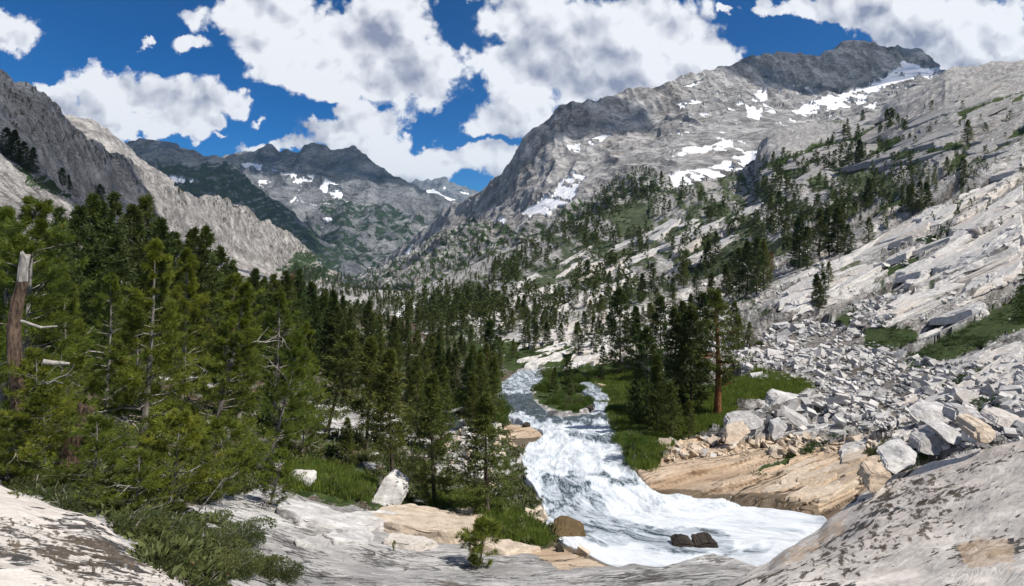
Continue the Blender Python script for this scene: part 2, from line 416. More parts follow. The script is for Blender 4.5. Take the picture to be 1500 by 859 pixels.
h = h * (1 - sstep(0.0, 0.6, bed) * 0.8) - sstep(0.1, 0.8, bed) * 0.015 * DD
h = h * (1 - 0.75 * snow) 
h *= sstep(1.5, 8, DD)
duff_shade = np.maximum(duff_shade, CREV_SHADE * right * 0.7 * (1 - 0.4 * tan) * sstep(-0.3, 0.3, fx + 0.2) * (1 - veg) * (1 - wet) * (1 - snow) * (1 - talus))  # ledge crevices painted dark to stand in for their shade
P2 = P.copy(); P2[:, 2] += h; 
P2[:, 1] += -0.35 * lg * right * (1 - talus)
nvv, nuu = G.shape
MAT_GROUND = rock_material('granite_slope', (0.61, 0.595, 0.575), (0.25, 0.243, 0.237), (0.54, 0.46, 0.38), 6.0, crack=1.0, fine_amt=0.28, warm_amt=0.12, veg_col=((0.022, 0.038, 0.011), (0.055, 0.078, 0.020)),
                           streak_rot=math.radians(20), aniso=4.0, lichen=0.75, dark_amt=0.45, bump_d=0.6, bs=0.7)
ground = link('ground', mk_mesh('ground', P2, [grid_faces(nvv, nuu)], dict(veg=veg, snow=snow, tan=tan * (1 - veg), wet=wet, duff_shade=duff_shade, grey=sstep(230, 460, DD) * np.clip(0.75 + 0.5 * fx, 0, 1)), False, MAT_GROUND),
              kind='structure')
SHEETS.append((P2, PX, PYY))
GR = dict(PX=PX, PY=PYY, D=DD, P=P2, W=P, shape=G.shape, bed=bed)

# ---------------------------------------------------------------- mountains
def mountain(name, cols, rows, x0, x1, step, nv, mat, amp, lam0, n_oct=8, seed=0, ridged=0.5, smooth=4, csmooth=2,
             snow_polys=(), veg_polys=(), veg_noise=0.0, tan_polys=(), hi=(60, 160), normal_mix=0.7, label=None, lo=2.5, gully=0.0, wamp=7, lw=18, talus_polys=(), vdens=0.0, vscale=(14,5), snow_spots=()):
    X, G, D, tv = sheet_grid(cols, rows, x0, x1, step, nv, smooth, csmooth, lw)
    W = world_pt(X, G, D); P = W.reshape(-1, 3); PX = X.ravel(); PY = G.ravel(); DD = D.ravel()
    N = grid_normals(W).reshape(-1, 3)
    flip = (N[:, 1] > 0) & (np.abs(N[:, 1]) > np.abs(N[:, 2])); N[N[:, 2] < -0.3] *= -1
    s = np.sum(N * P, 1) > 0; 
    N[s & (N[:, 2] < 0.2)] *= -1
    h = rough_disp(P, DD, lam0, n_oct, amp, seed=seed, ridged=ridged, hi=hi, lo=lo)
    if gully:
        lam = lam0 * 0.22
        v = perlin(np.stack([P[:, 0] / lam + 0.4 * perlin(P / (lam * 2), seed + 91), P[:, 1] / (lam * 3), P[:, 2] / (lam * 5)], -1), seed + 77)
        v2 = perlin(np.stack([P[:, 0] / lam * 2.3, P[:, 1] / (lam * 1.5), P[:, 2] / (lam * 2.5)], -1), seed + 78)
        h += gully * lam * (0.4 - np.abs(v) * 1.4) + gully * lam * .35 * (0.4 - np.abs(v2) * 1.4)
    w1 = fbm(np.stack([PX / 30, PY / 30, PX * 0], -1), 4, seed + 40, 0.65); w2 = fbm(np.stack([PX / 30, PY / 30, PX * 0 + 9], -1), 4, seed + 50, 0.65)
    wf = fbm(np.stack([PX / vscale[0], PY / vscale[1], PX * 0], -1), 4, seed + 60, 0.7)
    snow = poly_mask(PX, PY, snow_polys, (w1, w2 * .7), wamp)
    if snow_spots:
        reg = poly_mask(PX, PY, snow_spots, (w1, w2), 8)
        sp_ = fbm(np.stack([(PX * .92 + PY * .4) / 22, (PY - PX * .25) / 7, PX * 0], -1), 4, seed + 33, 0.6)
        snow = np.maximum(snow, reg * (sp_ > 0.38))
        snow *= (sp_ > -0.22)
    veg = poly_mask(PX, PY, veg_polys, (w1, w2), 14)
    if veg_noise is not None: veg = veg * sstep(veg_noise, veg_noise + 0.18, wf)
    if vdens: veg = np.maximum(veg, sstep(vdens, vdens + .15, wf) * .8)
    tan = poly_mask(PX, PY, tan_polys, (w1, w2), 14)
    tal = poly_mask(PX, PY, talus_polys, (w1, w2), 14)
    h = h * (1 - 0.8 * np.maximum(snow, tal * 0.7))
    P2 = P + N * h[:, None] * normal_mix; P2[:, 2] += h * (1 - normal_mix)
    o = link(name, mk_mesh(name, P2, [grid_faces(*G.shape)], dict(veg=veg * (1 - snow), snow=snow, tan=tan, wet=snow * 0, duff_shade=snow * 0), False, mat), kind='structure')
    SHEETS.append((P2, PX, PY))
    return o
# right-hand dome and peak
DC = [440,480,520,560,600,650,700,735,750,765,780,800,825,850,900,950,985,1000,1040,1080,1100,1150,1180,1200,1220,1235,1260,1300,1315,1325,1345,1360,1370,1380,1420,1500,1600]
def rw(pts, dpts):
    return ([float(np.interp(c, [p[0] for p in pts], [p[1] for p in pts])) for c in DC], [float(np.interp(c, [p[0] for p in dpts], [p[1] for p in dpts])) for c in DC])
D_SKY = rw([(440,424),(480,418),(500,411),(520,405),(560,384),(600,356),(620,342),(635,322),(650,308),(664,302),(680,290),(700,286),(718,272),(735,253),(745,240),(755,222),(765,209),(780,192),(800,173),(815,158),(825,154),(850,151),(865,144),(900,141),(925,134),(940,128),(985,117),(1005,112),(1040,106),(1055,103),(1080,95),(1100,84),(1115,78),(1150,77),(1175,79),(1190,88),(1205,82),(1220,72),(1235,63),(1245,60),(1260,61),(1275,64),(1290,68),(1303,72),(1315,63),(1322,72),(1345,75),(1358,84),(1362,92),(1372,95),(1380,106),(1420,125),(1500,140),(1600,150)],
           [(440,4200),(520,3600),(600,2700),(700,2050),(750,1800),(850,1750),(1000,1900),(1100,2150),(1250,2400),(1380,2350),(1600,2300)])
D_FOOT = rw([(440,425),(480,419),(500,414),(520,408),(560,392),(600,368),(650,335),(700,318),(750,290),(770,262),(800,226),(850,216),(900,204),(950,190),(985,165),(1040,140),(1100,124),(1150,124),(1200,130),(1235,123),(1300,106),(1340,98),(1380,108),(1420,130),(1500,145),(1600,155)],
           [(440,4100),(520,3400),(600,2500),(700,1850),(750,1640),(850,1620),(1000,1800),(1100,2050),(1250,2250),(1380,2250),(1600,2200)])
D_MID = rw([(440,426),(480,421),(520,412),(560,400),(600,385),(650,360),(700,345),(750,325),(800,290),(850,262),(900,245),(950,228),(1000,218),(1050,200),(1100,185),(1200,168),(1250,160),(1300,140),(1350,120),(1380,115),(1420,140),(1600,165)],
           [(440,4000),(520,3000),(600,1900),(700,1450),(800,1300),(900,1280),(1000,1350),(1100,1500),(1250,1750),(1380,1900),(1600,1900)])
D_LOW = rw([(440,428),(480,424),(520,420),(560,421),(600,418),(650,400),(700,385),(750,358),(800,330),(850,308),(900,290),(950,272),(1000,268),(1050,256),(1100,240),(1150,195),(1200,190),(1300,160),(1380,130),(1600,185)],
           [(440,3900),(520,2400),(560,1500),(600,1150),(700,1000),(800,950),(900,930),(1000,980),(1100,1080),(1250,1300),(1380,1500),(1600,1500)])
D_BASE = rw([(440,440),(520,440),(560,445),(600,450),(700,410),(800,375),(900,330),(1000,300),(1100,270),(1200,230),(1300,190),(1600,220)],
           [(440,3800),(520,2200),(560,1300),(600,1020),(700,930),(900,870),(1100,980),(1300,1200),(1600,1300)])
D_BACK = (list(np.array(D_SKY[0]) + 45), list(np.array(D_SKY[1]) * 1.35))
SNOW_D = [[(765,312),(790,292),(812,282),(822,266),(845,256),(858,256),(850,278),(832,295),(805,306),(780,322)], [(832,212),(852,208),(848,222),(834,224)], [(862,208),(876,200),(896,200),(890,210),(866,213)],
  [(978,262),(1000,252),(1030,245),(1060,240),(1085,225),(1112,215),(1108,240),(1085,262),(1050,268),(1010,274),(985,278)], [(980,225),(1005,215),(1040,212),(1070,205),(1060,214),(1000,228)],
  [(966,290),(1005,288),(1005,300),(968,300)], [(1178,128),(1200,140),(1235,140),(1270,128),(1300,110),(1325,90),(1345,98),(1378,102),(1382,112),(1340,118),(1310,122),(1290,135),(1260,152),(1230,160),(1200,164),(1160,166),(1185,152),(1200,145)],
  [(1100,140),(1122,132),(1122,146),(1106,150)], [(1090,152),(1118,158),(1112,175),(1096,172)], [(990,152),(1020,146),(1030,152),(995,160)], [(1000,125),(1030,118),(1010,132)], [(1150,125),(1165,122),(1160,128)], [(1160,164),(1180,158),(1200,166),(1170,170)], [(1255,158),(1290,150),(1280,160)],
  [(725,322),(740,318),(735,326)], [(583,378),(600,362),(606,352),(596,374)], [(1040,215),(1075,206),(1072,214),(1045,222)], [(1320,92),(1350,96),(1345,102),(1322,100)]]
ROCK_DOME = rock_material('dome_granite', (0.46, 0.45, 0.44), (0.15, 0.145, 0.145), (0.36, 0.29, 0.23), 70, crack=0.6, warm_amt=0.15, aniso=3.0, dark_amt=0.5, bump_d=9.0, bs=0.8,
                          veg_col=((0.018, 0.032, 0.013), (0.05, 0.085, 0.025)))
VEG_D = [[(440,440),(500,412),(560,388),(600,372),(640,345),(700,320),(735,330),(760,340),(800,322),(850,300),(880,290),(900,300),(850,340),(760,380),(700,410),(600,440),(520,440)], [(880,285),(910,258),(950,252),(985,270),(960,290),(900,300)]]
mountain('mountain_dome', DC, [D_BASE, D_LOW, D_MID, D_FOOT, D_SKY, D_BACK], 445, 1590, 1.15, 430, ROCK_DOME, 0.16, 300, 9, seed=5, ridged=0.55,
         snow_polys=SNOW_D, veg_polys=VEG_D, veg_noise=-0.05, hi=(45, 120), gully=0.26, smooth=3, csmooth=1,
         talus_polys=[[(980,200),(1100,150),(1200,170),(1140,230),(1000,270)]], vdens=0.55, snow_spots=[[(1000,130),(1120,125),(1250,130),(1330,95),(1390,110),(1250,165),(1130,190),(1090,230),(980,235),(1000,180)]])
# left cliff
BC = [-300,-150,-60,0,10,20,40,60,80,100,125,150,180,210,240,265,290,330,360,377,400,417,447,470,500]
def rwb(pts, dpts):
    return ([float(np.interp(c, [p[0] for p in pts], [p[1] for p in pts])) for c in BC], [float(np.interp(c, [p[0] for p in dpts], [p[1] for p in dpts])) for c in BC])
B_SKY = rwb([(-300,-60),(-150,20),(-60,75),(0,108),(8,112),(15,124),(22,121),(40,120),(60,132),(80,150),(100,175),(125,198),(150,214),(180,228),(210,247),(240,266),(265,281),(290,287),(330,291),(360,300),(377,319),(400,328),(417,337),(447,359),(470,386),(500,404)],
            [(-300,330),(-60,380),(0,420),(60,470),(125,620),(200,850),(300,1200),(400,1800),(470,2300),(500,2600)])
B_FOOT = rwb([(-300,150),(-60,200),(0,225),(40,245),(80,272),(125,300),(180,325),(240,340),(300,362),(360,382),(400,392),(447,402),(470,406),(500,412)],
            [(-300,260),(-60,290),(0,330),(60,380),(125,520),(200,730),(300,1080),(400,1600),(470,2100),(500,2450)])
B_LOW = rwb([(-300,300),(0,300),(60,320),(140,345),(200,360),(300,395),(400,410),(500,425)],
            [(-300,180),(0,200),(100,260),(200,420),(300,700),(400,1200),(470,1900),(500,2200)])
B_BASE = rwb([(-300,360),(0,360),(100,370),(300,420),(400,440),(500,450)], [(-300,150),(0,165),(100,210),(200,340),(300,560),(400,1000),(500,2000)])
B_BACK = (list(np.array(B_SKY[0]) + 60), list(np.array(B_SKY[1]) * 1.3))
ROCK_B = rock_material('cliff_granite', (0.47, 0.45, 0.425), (0.17, 0.16, 0.155), (0.38, 0.30, 0.23), 26, crack=0.6, warm_amt=0.12, streak_rot=math.radians(60), aniso=3.5, dark_amt=0.5, bump_d=4.0, bs=0.8,
                       veg_col=((0.018, 0.032, 0.013), (0.045, 0.075, 0.022)))
mountain('mountain_cliff', BC, [B_BASE, B_LOW, B_FOOT, B_SKY, B_BACK], -290, 498, 1.15, 300, ROCK_B, 0.16, 160, 9, seed=15, ridged=0.6, hi=(40, 110), gully=0.22, smooth=3, csmooth=1, vdens=0.5,
         veg_polys=[[(20,240),(60,262),(100,290),(95,300),(40,272)],[(400,395),(450,362),(480,390),(500,412),(440,412)]], veg_noise=-0.3)
BC = [60,100,130,160,185,215,260]
mountain('mountain_spur', BC, [rwb([(60,260),(260,300)], [(60,900),(260,1100)]), rwb([(60,172),(100,168),(112,168),(130,175),(150,184),(160,192),(172,205),(185,213),(215,240),(260,270)], [(60,1100),(260,1400)]), rwb([(60,230),(260,330)], [(60,1400),(260,1800)])],
         65, 255, 1.2, 70, ROCK_B, 0.14, 200, 8, seed=25, ridged=0.6, hi=(30, 80), gully=0.25, smooth=1, csmooth=1)
# far centre mountains
ROCK_C = rock_material('far_rock', (0.27, 0.275, 0.285), (0.07, 0.075, 0.085), (0.20, 0.18, 0.16), 260, crack=0.3, aniso=2.0, dark_amt=0.5, bump_d=40, bs=0.9,
                       veg_col=((0.010, 0.018, 0.012), (0.03, 0.05, 0.018)))
BC = [140,180,200,225,247,270,300,320,345,370,400,420,440,470,500,540,600]
mountain('mountain_west', BC, [rwb([(140,420),(400,430),(600,420)], [(140,2800),(600,3800)]), rwb([(140,330),(300,340),(345,345),(400,360),(440,375),(470,388),(500,398),(600,410)], [(140,3500),(600,4000)]),
          rwb([(140,225),(180,214),(200,208),(225,203),(232,200),(247,203),(262,210),(285,220),(300,220),(318,228),(332,240),(345,250),(360,262),(380,280),(400,293),(420,308),(440,325),(470,350),(500,372),(540,398),(600,412)], [(140,4600),(600,4500)]),
          rwb([(140,260),(345,290),(600,450)], [(140,6000),(600,6000)])], 145, 595, 1.2, 190, ROCK_C, 0.15, 900, 9, seed=35, ridged=0.7, hi=(50, 130), gully=0.16, smooth=2, csmooth=1,
         snow_polys=[[(243,264),(252,258),(272,262),(270,268),(255,268)],[(275,264),(284,264),(282,270),(276,270)],[(300,292),(318,292),(312,297)]],
         veg_polys=[[(230,240),(300,240),(345,240),(440,325),(500,372),(500,400),(440,400),(380,330),(330,320),(300,300),(250,280)]], veg_noise=-0.3, vdens=0.35)
BC = [280,320,335,350,370,380,410,430,460,485,500,515,540,570,600,620,640,665,690,720]
mountain('mountain_center', BC, [rwb([(280,430),(480,425),(560,425),(720,420)], [(280,3800),(720,3600)]), rwb([(280,380),(400,392),(480,400),(520,398),(560,388),(600,372),(640,345),(720,320)], [(280,4300),(720,4300)]),
          rwb([(280,300),(345,300),(450,310),(500,315),(560,330),(600,350),(640,335),(665,318),(720,310)], [(280,5200),(720,4800)]),
          rwb([(280,250),(345,262),(370,262),(410,275),(500,280),(560,290),(620,310),(665,310),(720,312)], [(280,5600),(720,5300)]),
          rwb([(280,234),(335,228),(350,228),(370,222),(376,217),(400,219),(408,217),(413,213),(418,219),(430,215),(440,211),(460,212),(485,217),(500,217),(512,215),(520,220),(540,233),(555,243),(570,250),(585,262),(600,265),(620,278),(640,289),(665,299),(690,312),(720,320)], [(280,6200),(720,5600)]),
          rwb([(280,280),(720,370)], [(280,7800),(720,7000)])], 285, 715, 1.1, 260, ROCK_C, 0.15, 1200, 9, seed=45, ridged=0.75, hi=(50, 130), gully=0.2, smooth=2, csmooth=1,
         snow_polys=[[(350,240),(372,236),(388,242),(410,252),(408,256),(380,252),(356,246)],[(416,258),(425,254),(440,254),(430,262),(418,264)],[(436,262),(462,253),(458,265),(440,270),(430,268)],
                     [(467,276),(476,262),(484,264),(500,272),(494,276),(484,270),(480,284),(470,284)],[(484,282),(505,278),(500,292),(485,290)],[(470,318),(482,314),(486,322),(476,324)],
                     [(425,296),(440,280),(445,268),(438,284),(428,300)],[(380,262),(396,262),(390,268)],[(450,368),(480,380),(510,388),(505,392),(470,384)],[(415,385),(440,390),(460,398),(440,398),(420,392)]],
         veg_polys=[[(400,400),(405,355),(430,335),(470,330),(520,350),(560,365),(600,370),(560,420),(400,425)],[(460,300),(500,290),(560,300),(600,320),(640,310),(600,360),(540,350),(480,330)]], veg_noise=-0.12, vdens=0.4,
         talus_polys=[[(380,275),(470,270),(520,300),(480,320),(400,300)]], snow_spots=[[(345,232),(420,240),(515,262),(510,300),(460,300),(420,290),(360,262)]])
BC = [590,610,630,648,665,690,705,730,760]
ROCK_F = rock_material('peak_rock', (0.25, 0.26, 0.28), (0.08, 0.085, 0.10), (0.2, 0.18, 0.16), 500, crack=0.2, aniso=1.5, dark_amt=0.5, bump_d=80, bs=0.9)
mountain('mountain_peak', BC, [rwb([(590,350),(760,350)], [(590,9000),(760,9000)]), rwb([(590,272),(606,264),(615,264),(622,269),(630,266),(640,262),(648,258),(656,264),(665,268),(675,272),(690,278),(705,281),(730,296),(760,310)], [(590,11000),(760,11000)]),
          rwb([(590,300),(760,340)], [(590,13000),(760,13000)])], 592, 758, 0.9, 110, ROCK_F, 0.15, 1500, 8, seed=65, ridged=0.8, hi=(30, 80), gully=0.2, smooth=1, csmooth=1,
         snow_polys=[[(622,282),(632,276),(650,288),(668,294),(660,298),(640,292),(628,290)],[(672,280),(686,282),(684,286),(674,284)],[(640,296),(660,300),(640,304)],[(650,272),(655,278),(648,280)]], wamp=4)
# a wide low base so the land reaches the horizon
b = 15000
link('terrain_plain', mk_mesh('terrain_plain', np.array([[-b, -b, -420], [b, -b, -420], [b, b, -420], [-b, b, -420]]), [np.array([[0, 1, 2, 3]])], None, False, ROCK_C), kind='structure')

# ---------------------------------------------------------------- foreground slabs (nearer than the ground sheet)
MAT_SLAB = rock_material('lichen_granite', (0.66, 0.605, 0.55), (0.47, 0.43, 0.39), (0.62, 0.51, 0.42), 2.5, crack=0.15, streak_rot=math.radians(35), aniso=5.0, lichen=1.0, dark_amt=0.25, bump_d=0.10, bs=0.6, fine_amt=0.3)
def slab(name, cols, rows, x0, x1, step, nv, seed, tan_polys=(), mat=None, amp=0.05, lich_polys=()):
    X, G, D, tv = sheet_grid(cols, rows, x0, x1, step, nv, 6, 4)
    W = world_pt(X, G, D); P = W.reshape(-1, 3); DD = D.ravel(); PX = X.ravel(); PY = G.ravel()
    h = rough_disp(P, DD, 4, 7, amp, seed=seed, hi=(130, 400))
    P2 = P.copy(); P2[:, 2] += h
    w1 = fbm(np.stack([PX / 25, PY / 12, PX * 0], -1), 4, seed + 40, 0.65)
    tan = poly_mask(PX, PY, tan_polys, (w1, w1), 14) * 0.7
    z = tan * 0
    sp_ = fbm(np.stack([PX / 11, PY / 6.5, PX * 0], -1), 4, seed + 3, 0.7) + 0.25 * w1
    lich = poly_mask(PX, PY, lich_polys, (w1, w1), 14) * sstep(0.12, 0.2, sp_)
    link(name, mk_mesh(name, P2, [grid_faces(*G.shape)], dict(veg=z, snow=z, tan=tan, wet=z, duff_shade=lich * 0.9), True, mat or MAT_SLAB), kind='structure')
    SHEETS.append((P2, PX, PY))
BC = [-300,-100,0,40,80,120,150,180,210,235,255,275,300,330]
slab('rock_slab', BC, [rwb([(-300,1500),(330,1500)], [(-300,1.9),(330,1.9)]), rwb([(-300,859),(0,859),(200,862),(240,864),(275,872),(300,900),(330,940)], [(-300,5.0),(0,5.2),(200,6),(330,6.5)]),
     rwb([(-300,640),(-100,672),(0,708),(40,722),(80,738),(120,750),(150,764),(180,788),(210,812),(235,828),(255,843),(275,860),(300,885),(330,930)], [(-300,7.5),(0,8.6),(150,8.4),(275,7.2),(330,7)]),
     rwb([(-300,680),(0,790),(150,850),(275,940),(330,1000)], [(-300,9.5),(0,10.5),(150,9.8),(330,8)])], -280, 325, 1.2, 330, 71, lich_polys=[[(-20,760),(60,770),(150,790),(230,835),(270,870),(120,870),(60,820),(-20,810)],[(110,800),(180,810),(240,860),(150,860)]])
BC = [1020,1060,1100,1125,1150,1180,1200,1215,1240,1265,1285,1300,1330,1360,1400,1450,1500,1600,1850]
slab('rock_slab', BC, [rwb([(1020,1500),(1850,1500)], [(1020,2.2),(1850,2.0)]), rwb([(1020,900),(1060,880),(1100,866),(1150,860),(1850,860)], [(1020,9.5),(1200,8.5),(1500,6.5),(1850,6)]),
     rwb([(1020,885),(1060,862),(1100,842),(1125,828),(1150,806),(1180,788),(1200,776),(1215,762),(1240,742),(1265,722),(1285,708),(1300,700),(1330,690),(1360,678),(1400,668),(1450,652),(1500,640),(1600,600),(1850,520)], [(1020,15),(1200,18),(1300,20),(1500,17),(1850,15)]),
     rwb([(1020,960),(1100,905),(1200,850),(1300,770),(1400,730),(1500,700),(1850,600)], [(1020,17),(1200,20),(1300,22.5),(1500,20),(1850,18)])], 1030, 1840, 1.3, 420, 81, lich_polys=[[(1340,690),(1400,690),(1430,720),(1400,770),(1320,800),(1240,850),(1170,850),(1200,810),(1260,770),(1300,720)],[(1290,730),(1420,740),(1330,780),(1210,840)],[(1020,830),(1080,830),(1100,850),(1020,865)]],
     tan_polys=[[(1400,800),(1430,785),(1490,790),(1480,830),(1420,835)],[(1130,830),(1200,785),(1240,750),(1230,775),(1160,825)]])

# ---------------------------------------------------------------- where the surface is, seen from the viewpoint
S = 2
ZW, ZH = 1500 // S, 860 // S
zb = np.full(ZW * ZH, 1e9); zi = np.zeros((ZW * ZH, 3))
allP = np.concatenate([s[0] for s in SHEETS])
qx = ((allP[:, 0] / allP[:, 1] * FOC + CX) / S).astype(int); qy = ((HY - allP[:, 2] / allP[:, 1] * FOC) / S).astype(int)
ok = (qx >= 0) & (qx < ZW) & (qy >= 0) & (qy < ZH) & (allP[:, 1] > 1)
ids = np.nonzero(ok)[0]; key = qy[ids] * ZW + qx[ids]
order = np.argsort(-allP[ids, 1], kind='stable')
zb[key[order]] = allP[ids[order], 1]; zi[key[order]] = allP[ids[order]]
zb = zb.reshape(ZH, ZW); zi = zi.reshape(ZH, ZW, 3)
# keep the nearest of the neighbours so gaps between points do not look through
for ax, sh in ((0, 1), (0, -1), (1, 1), (1, -1)):
    if ax == 1: zb[:, 0] = zb[:, 1]; zb[:, -1] = zb[:, -2]; zi[:, 0] = zi[:, 1]; zi[:, -1] = zi[:, -2]
    zs = np.roll(zb, sh, ax); m = zs < zb * 0.8
    if ax == 1: m[:, 0] = False; m[:, -1] = False

    zi[m] = np.roll(zi, sh, ax)[m]; zb = np.where(m, zs, zb)
def surf(px, py):
    px = np.atleast_1d(np.asarray(px, float)); py = np.atleast_1d(np.asarray(py, float))
    ix = np.clip((px / S).astype(int), 0, ZW - 1); iy = np.clip((py / S).astype(int), 0, ZH - 1)
    p = zi[iy, ix].copy(); hit = zb[iy, ix] < 1e8
    return p, hit
def surf1(px, py):
    for dy in (0, 2, 4, 6, 10, 14, 20):
        p, h = surf(px, py + dy)
        if h[0]: return p[0]
    return None
# ================================================================ STREAM
def upsample(A, k=2):
    nv, nu = A.shape[:2]
    v = np.linspace(0, nv - 1, (nv - 1) * k + 1); u = np.linspace(0, nu - 1, (nu - 1) * k + 1)
    i = np.minimum(v.astype(int), nv - 2); j = np.minimum(u.astype(int), nu - 2)
    fv = (v - i)[:, None]; fu = (u - j)[None, :]
    if A.ndim == 3: fv = fv[..., None]; fu = fu[..., None]
    a = A[i][:, j]; b = A[i + 1][:, j]; c = A[i][:, j + 1]; d = A[i + 1][:, j + 1]
    return a * (1 - fv) * (1 - fu) + b * fv * (1 - fu) + c * (1 - fv) * fu + d * fv * fu
shp = GR['shape']
bedg = GR['bed'].reshape(shp)
rr = np.nonzero(bedg.max(1) > 0)[0]; cc = np.nonzero(bedg.max(0) > 0)[0]
sl = (slice(max(rr[0] - 2, 0), rr[-1] + 3), slice(cc[0] - 2, cc[-1] + 3))
Wg = upsample(GR['W'].reshape(*shp, 3)[sl] * 1.0); Bg = upsample(bedg[sl]); Pxg = upsample(GR['PX'].reshape(shp)[sl]); Pyg = upsample(GR['PY'].reshape(shp)[sl]); Dg = upsample(GR['D'].reshape(shp)[sl])
# the water keeps to the smooth surface, not to the rough bed
Wg = world_pt(Pxg, Pyg, Dg)
line = [(1300,800,22.5),(1210,790,24),(1100,775,26.5),(980,765,29),(890,745,33),(845,700,40),(830,650,50),(820,615,66),(800,590,82),(785,570,100),(768,545,120)]
LP = world_pt(np.array([l[0] for l in line]), np.array([l[1] for l in line]), np.array([l[2] for l in line], float))[:, :2]
Q = Wg.reshape(-1, 3)
best = np.full(len(Q), 1e9); S_ = np.zeros(len(Q)); T_ = np.zeros(len(Q)); acc = 0
for i in range(len(LP) - 1):
    a, b = LP[i], LP[i + 1]; ab = b - a; L = np.linalg.norm(ab)
    t = np.clip(((Q[:, :2] - a) @ ab) / L ** 2, 0, 1); pr = a + t[:, None] * ab; dv = Q[:, :2] - pr; dd = np.linalg.norm(dv, axis=1)
    m = dd < best; best[m] = dd[m]; S_[m] = acc + t[m] * L; T_[m] = (dv[m, 0] * ab[1] - dv[m, 1] * ab[0]) / L; acc += L
S_ = gsmooth(gsmooth(S_.reshape(Bg.shape), 0, 30), 1, 30).ravel(); T_ = gsmooth(gsmooth(T_.reshape(Bg.shape), 0, 30), 1, 30).ravel()
qx_, qy_, qd = Pxg.ravel(), Pyg.ravel(), Dg.ravel()
fl = np.stack([S_ * 0.22, T_ * 0.6, 0 * S_], -1)
w1 = perlin(fl * 0.7, 5); flw = fl + np.stack([w1 * 0.5, perlin(fl * 0.9, 9) * 0.8, 0 * w1], -1)
hw = 0.42 * perlin(flw * 0.7, 1) + 0.16 * (0.4 - np.abs(perlin(flw * 1.7, 2))) + 0.06 * (0.4 - np.abs(perlin(flw * 4.1, 3))) + 0.03 * perlin(flw * 9, 4)
DARKW = [[(795,700),(840,690),(880,720),(905,760),(960,775),(1060,770),(1075,800),(1000,812),(930,790),(880,800),(830,780),(800,760),(790,730)], [(905,632),(985,636),(960,648),(900,652)], [(820,632),(900,636),(930,650),(850,645)],
         [(735,580),(790,575),(860,606),(900,612),(870,620),(800,618),(745,600)],[(860,690),(940,700),(930,712),(870,705)],[(1050,800),(1130,800),(1120,812),(1060,812)]]
wwx = fbm(np.stack([qx_ / 22, qy_ / 12, 0 * qx_], -1), 4, 81, .65); wwy = fbm(np.stack([qx_ / 22, qy_ / 12, 0 * qx_ + 5], -1), 4, 82, .65)
dkw = poly_mask(qx_, qy_, DARKW, (wwx, wwy * .6), 16)
dkw = gsmooth(gsmooth(dkw.reshape(Bg.shape), 0, 5), 1, 5).ravel()
far = sstep(660, 560, qy_)
foam = 0.86 - 0.50 * dkw - 0.40 * far + 0.16 * sstep(690, 740, qy_)
Qw = Q.copy(); Qw[:, 2] += hw * (0.7 + 0.15 * far) * (1.0 - 0.25 * dkw) + 0.02 * 0
# steps where the stream drops over ledges
for (yy_, amp_) in ((640, .5), (612, .45), (592, .5), (574, .5), (708, .25)):
    ph = (qy_ + wwx * 9 + (qx_ - 830) * 0.05 - yy_)
    Qw[:, 2] += amp_ * (np.exp(-(ph / 7.0) ** 2)) * 0.55
Qw[:, 2] -= 0.10 + 0.9 * sstep(0.34, 0.05, Bg.ravel())
fc = grid_faces(*Bg.shape)
keep = (Bg.ravel()[fc] > 0.06).any(1)
fc = fc[keep]
used = np.unique(fc); remap = np.zeros(len(Qw), int); remap[used] = np.arange(len(used))
m, nt, out = new_mat('white_water')
fa = nt.new('ShaderNodeAttribute', attribute_name='flow').outputs['Vector']
s1 = nt.noise(fa, 1.7, 9, 0.68, 0.8); s2 = nt.noise(nt.mapping(fa, scale=(1, 2.2, 1)), 6.0, 7, 0.7, 1.2); s3 = nt.noise(nt.mapping(fa, scale=(1.0, 1.6, 1)), 22.0, 4, 0.7, 0.5)
fo = nt.attr('foam')
v = nt.math('ADD', fo, nt.math('MULTIPLY', nt.math('SUBTRACT', s1, 0.5), 2.2))
v = nt.math('ADD', v, nt.math('MULTIPLY', nt.math('SUBTRACT', s2, 0.5), 1.5))
v = nt.math('ADD', v, nt.math('MULTIPLY', nt.math('SUBTRACT', s3, 0.5), 0.9))
c = nt.mix(nt.step(v, 0.25, 0.62), (0.035, 0.055, 0.065), (0.38, 0.43, 0.48))
c = nt.mix(nt.step(v, 0.45, 1.15), c, (0.66, 0.69, 0.72))
rg = nt.lin(v, 0.2, 0.7, 0.12, 0.75)
hh = nt.math('ADD', nt.math('MULTIPLY', s2, 0.6), nt.math('MULTIPLY', s3, 0.4))
principled(nt, out, c, rough=rg, spec=0.5, normal=bump(nt, hh, 0.45, 0.15))
link('water', mk_mesh('water', Qw[used], [remap[fc]], dict(foam=foam[used], flow=fl[used] * np.array([1, 1, 1])), True, m), kind='structure')
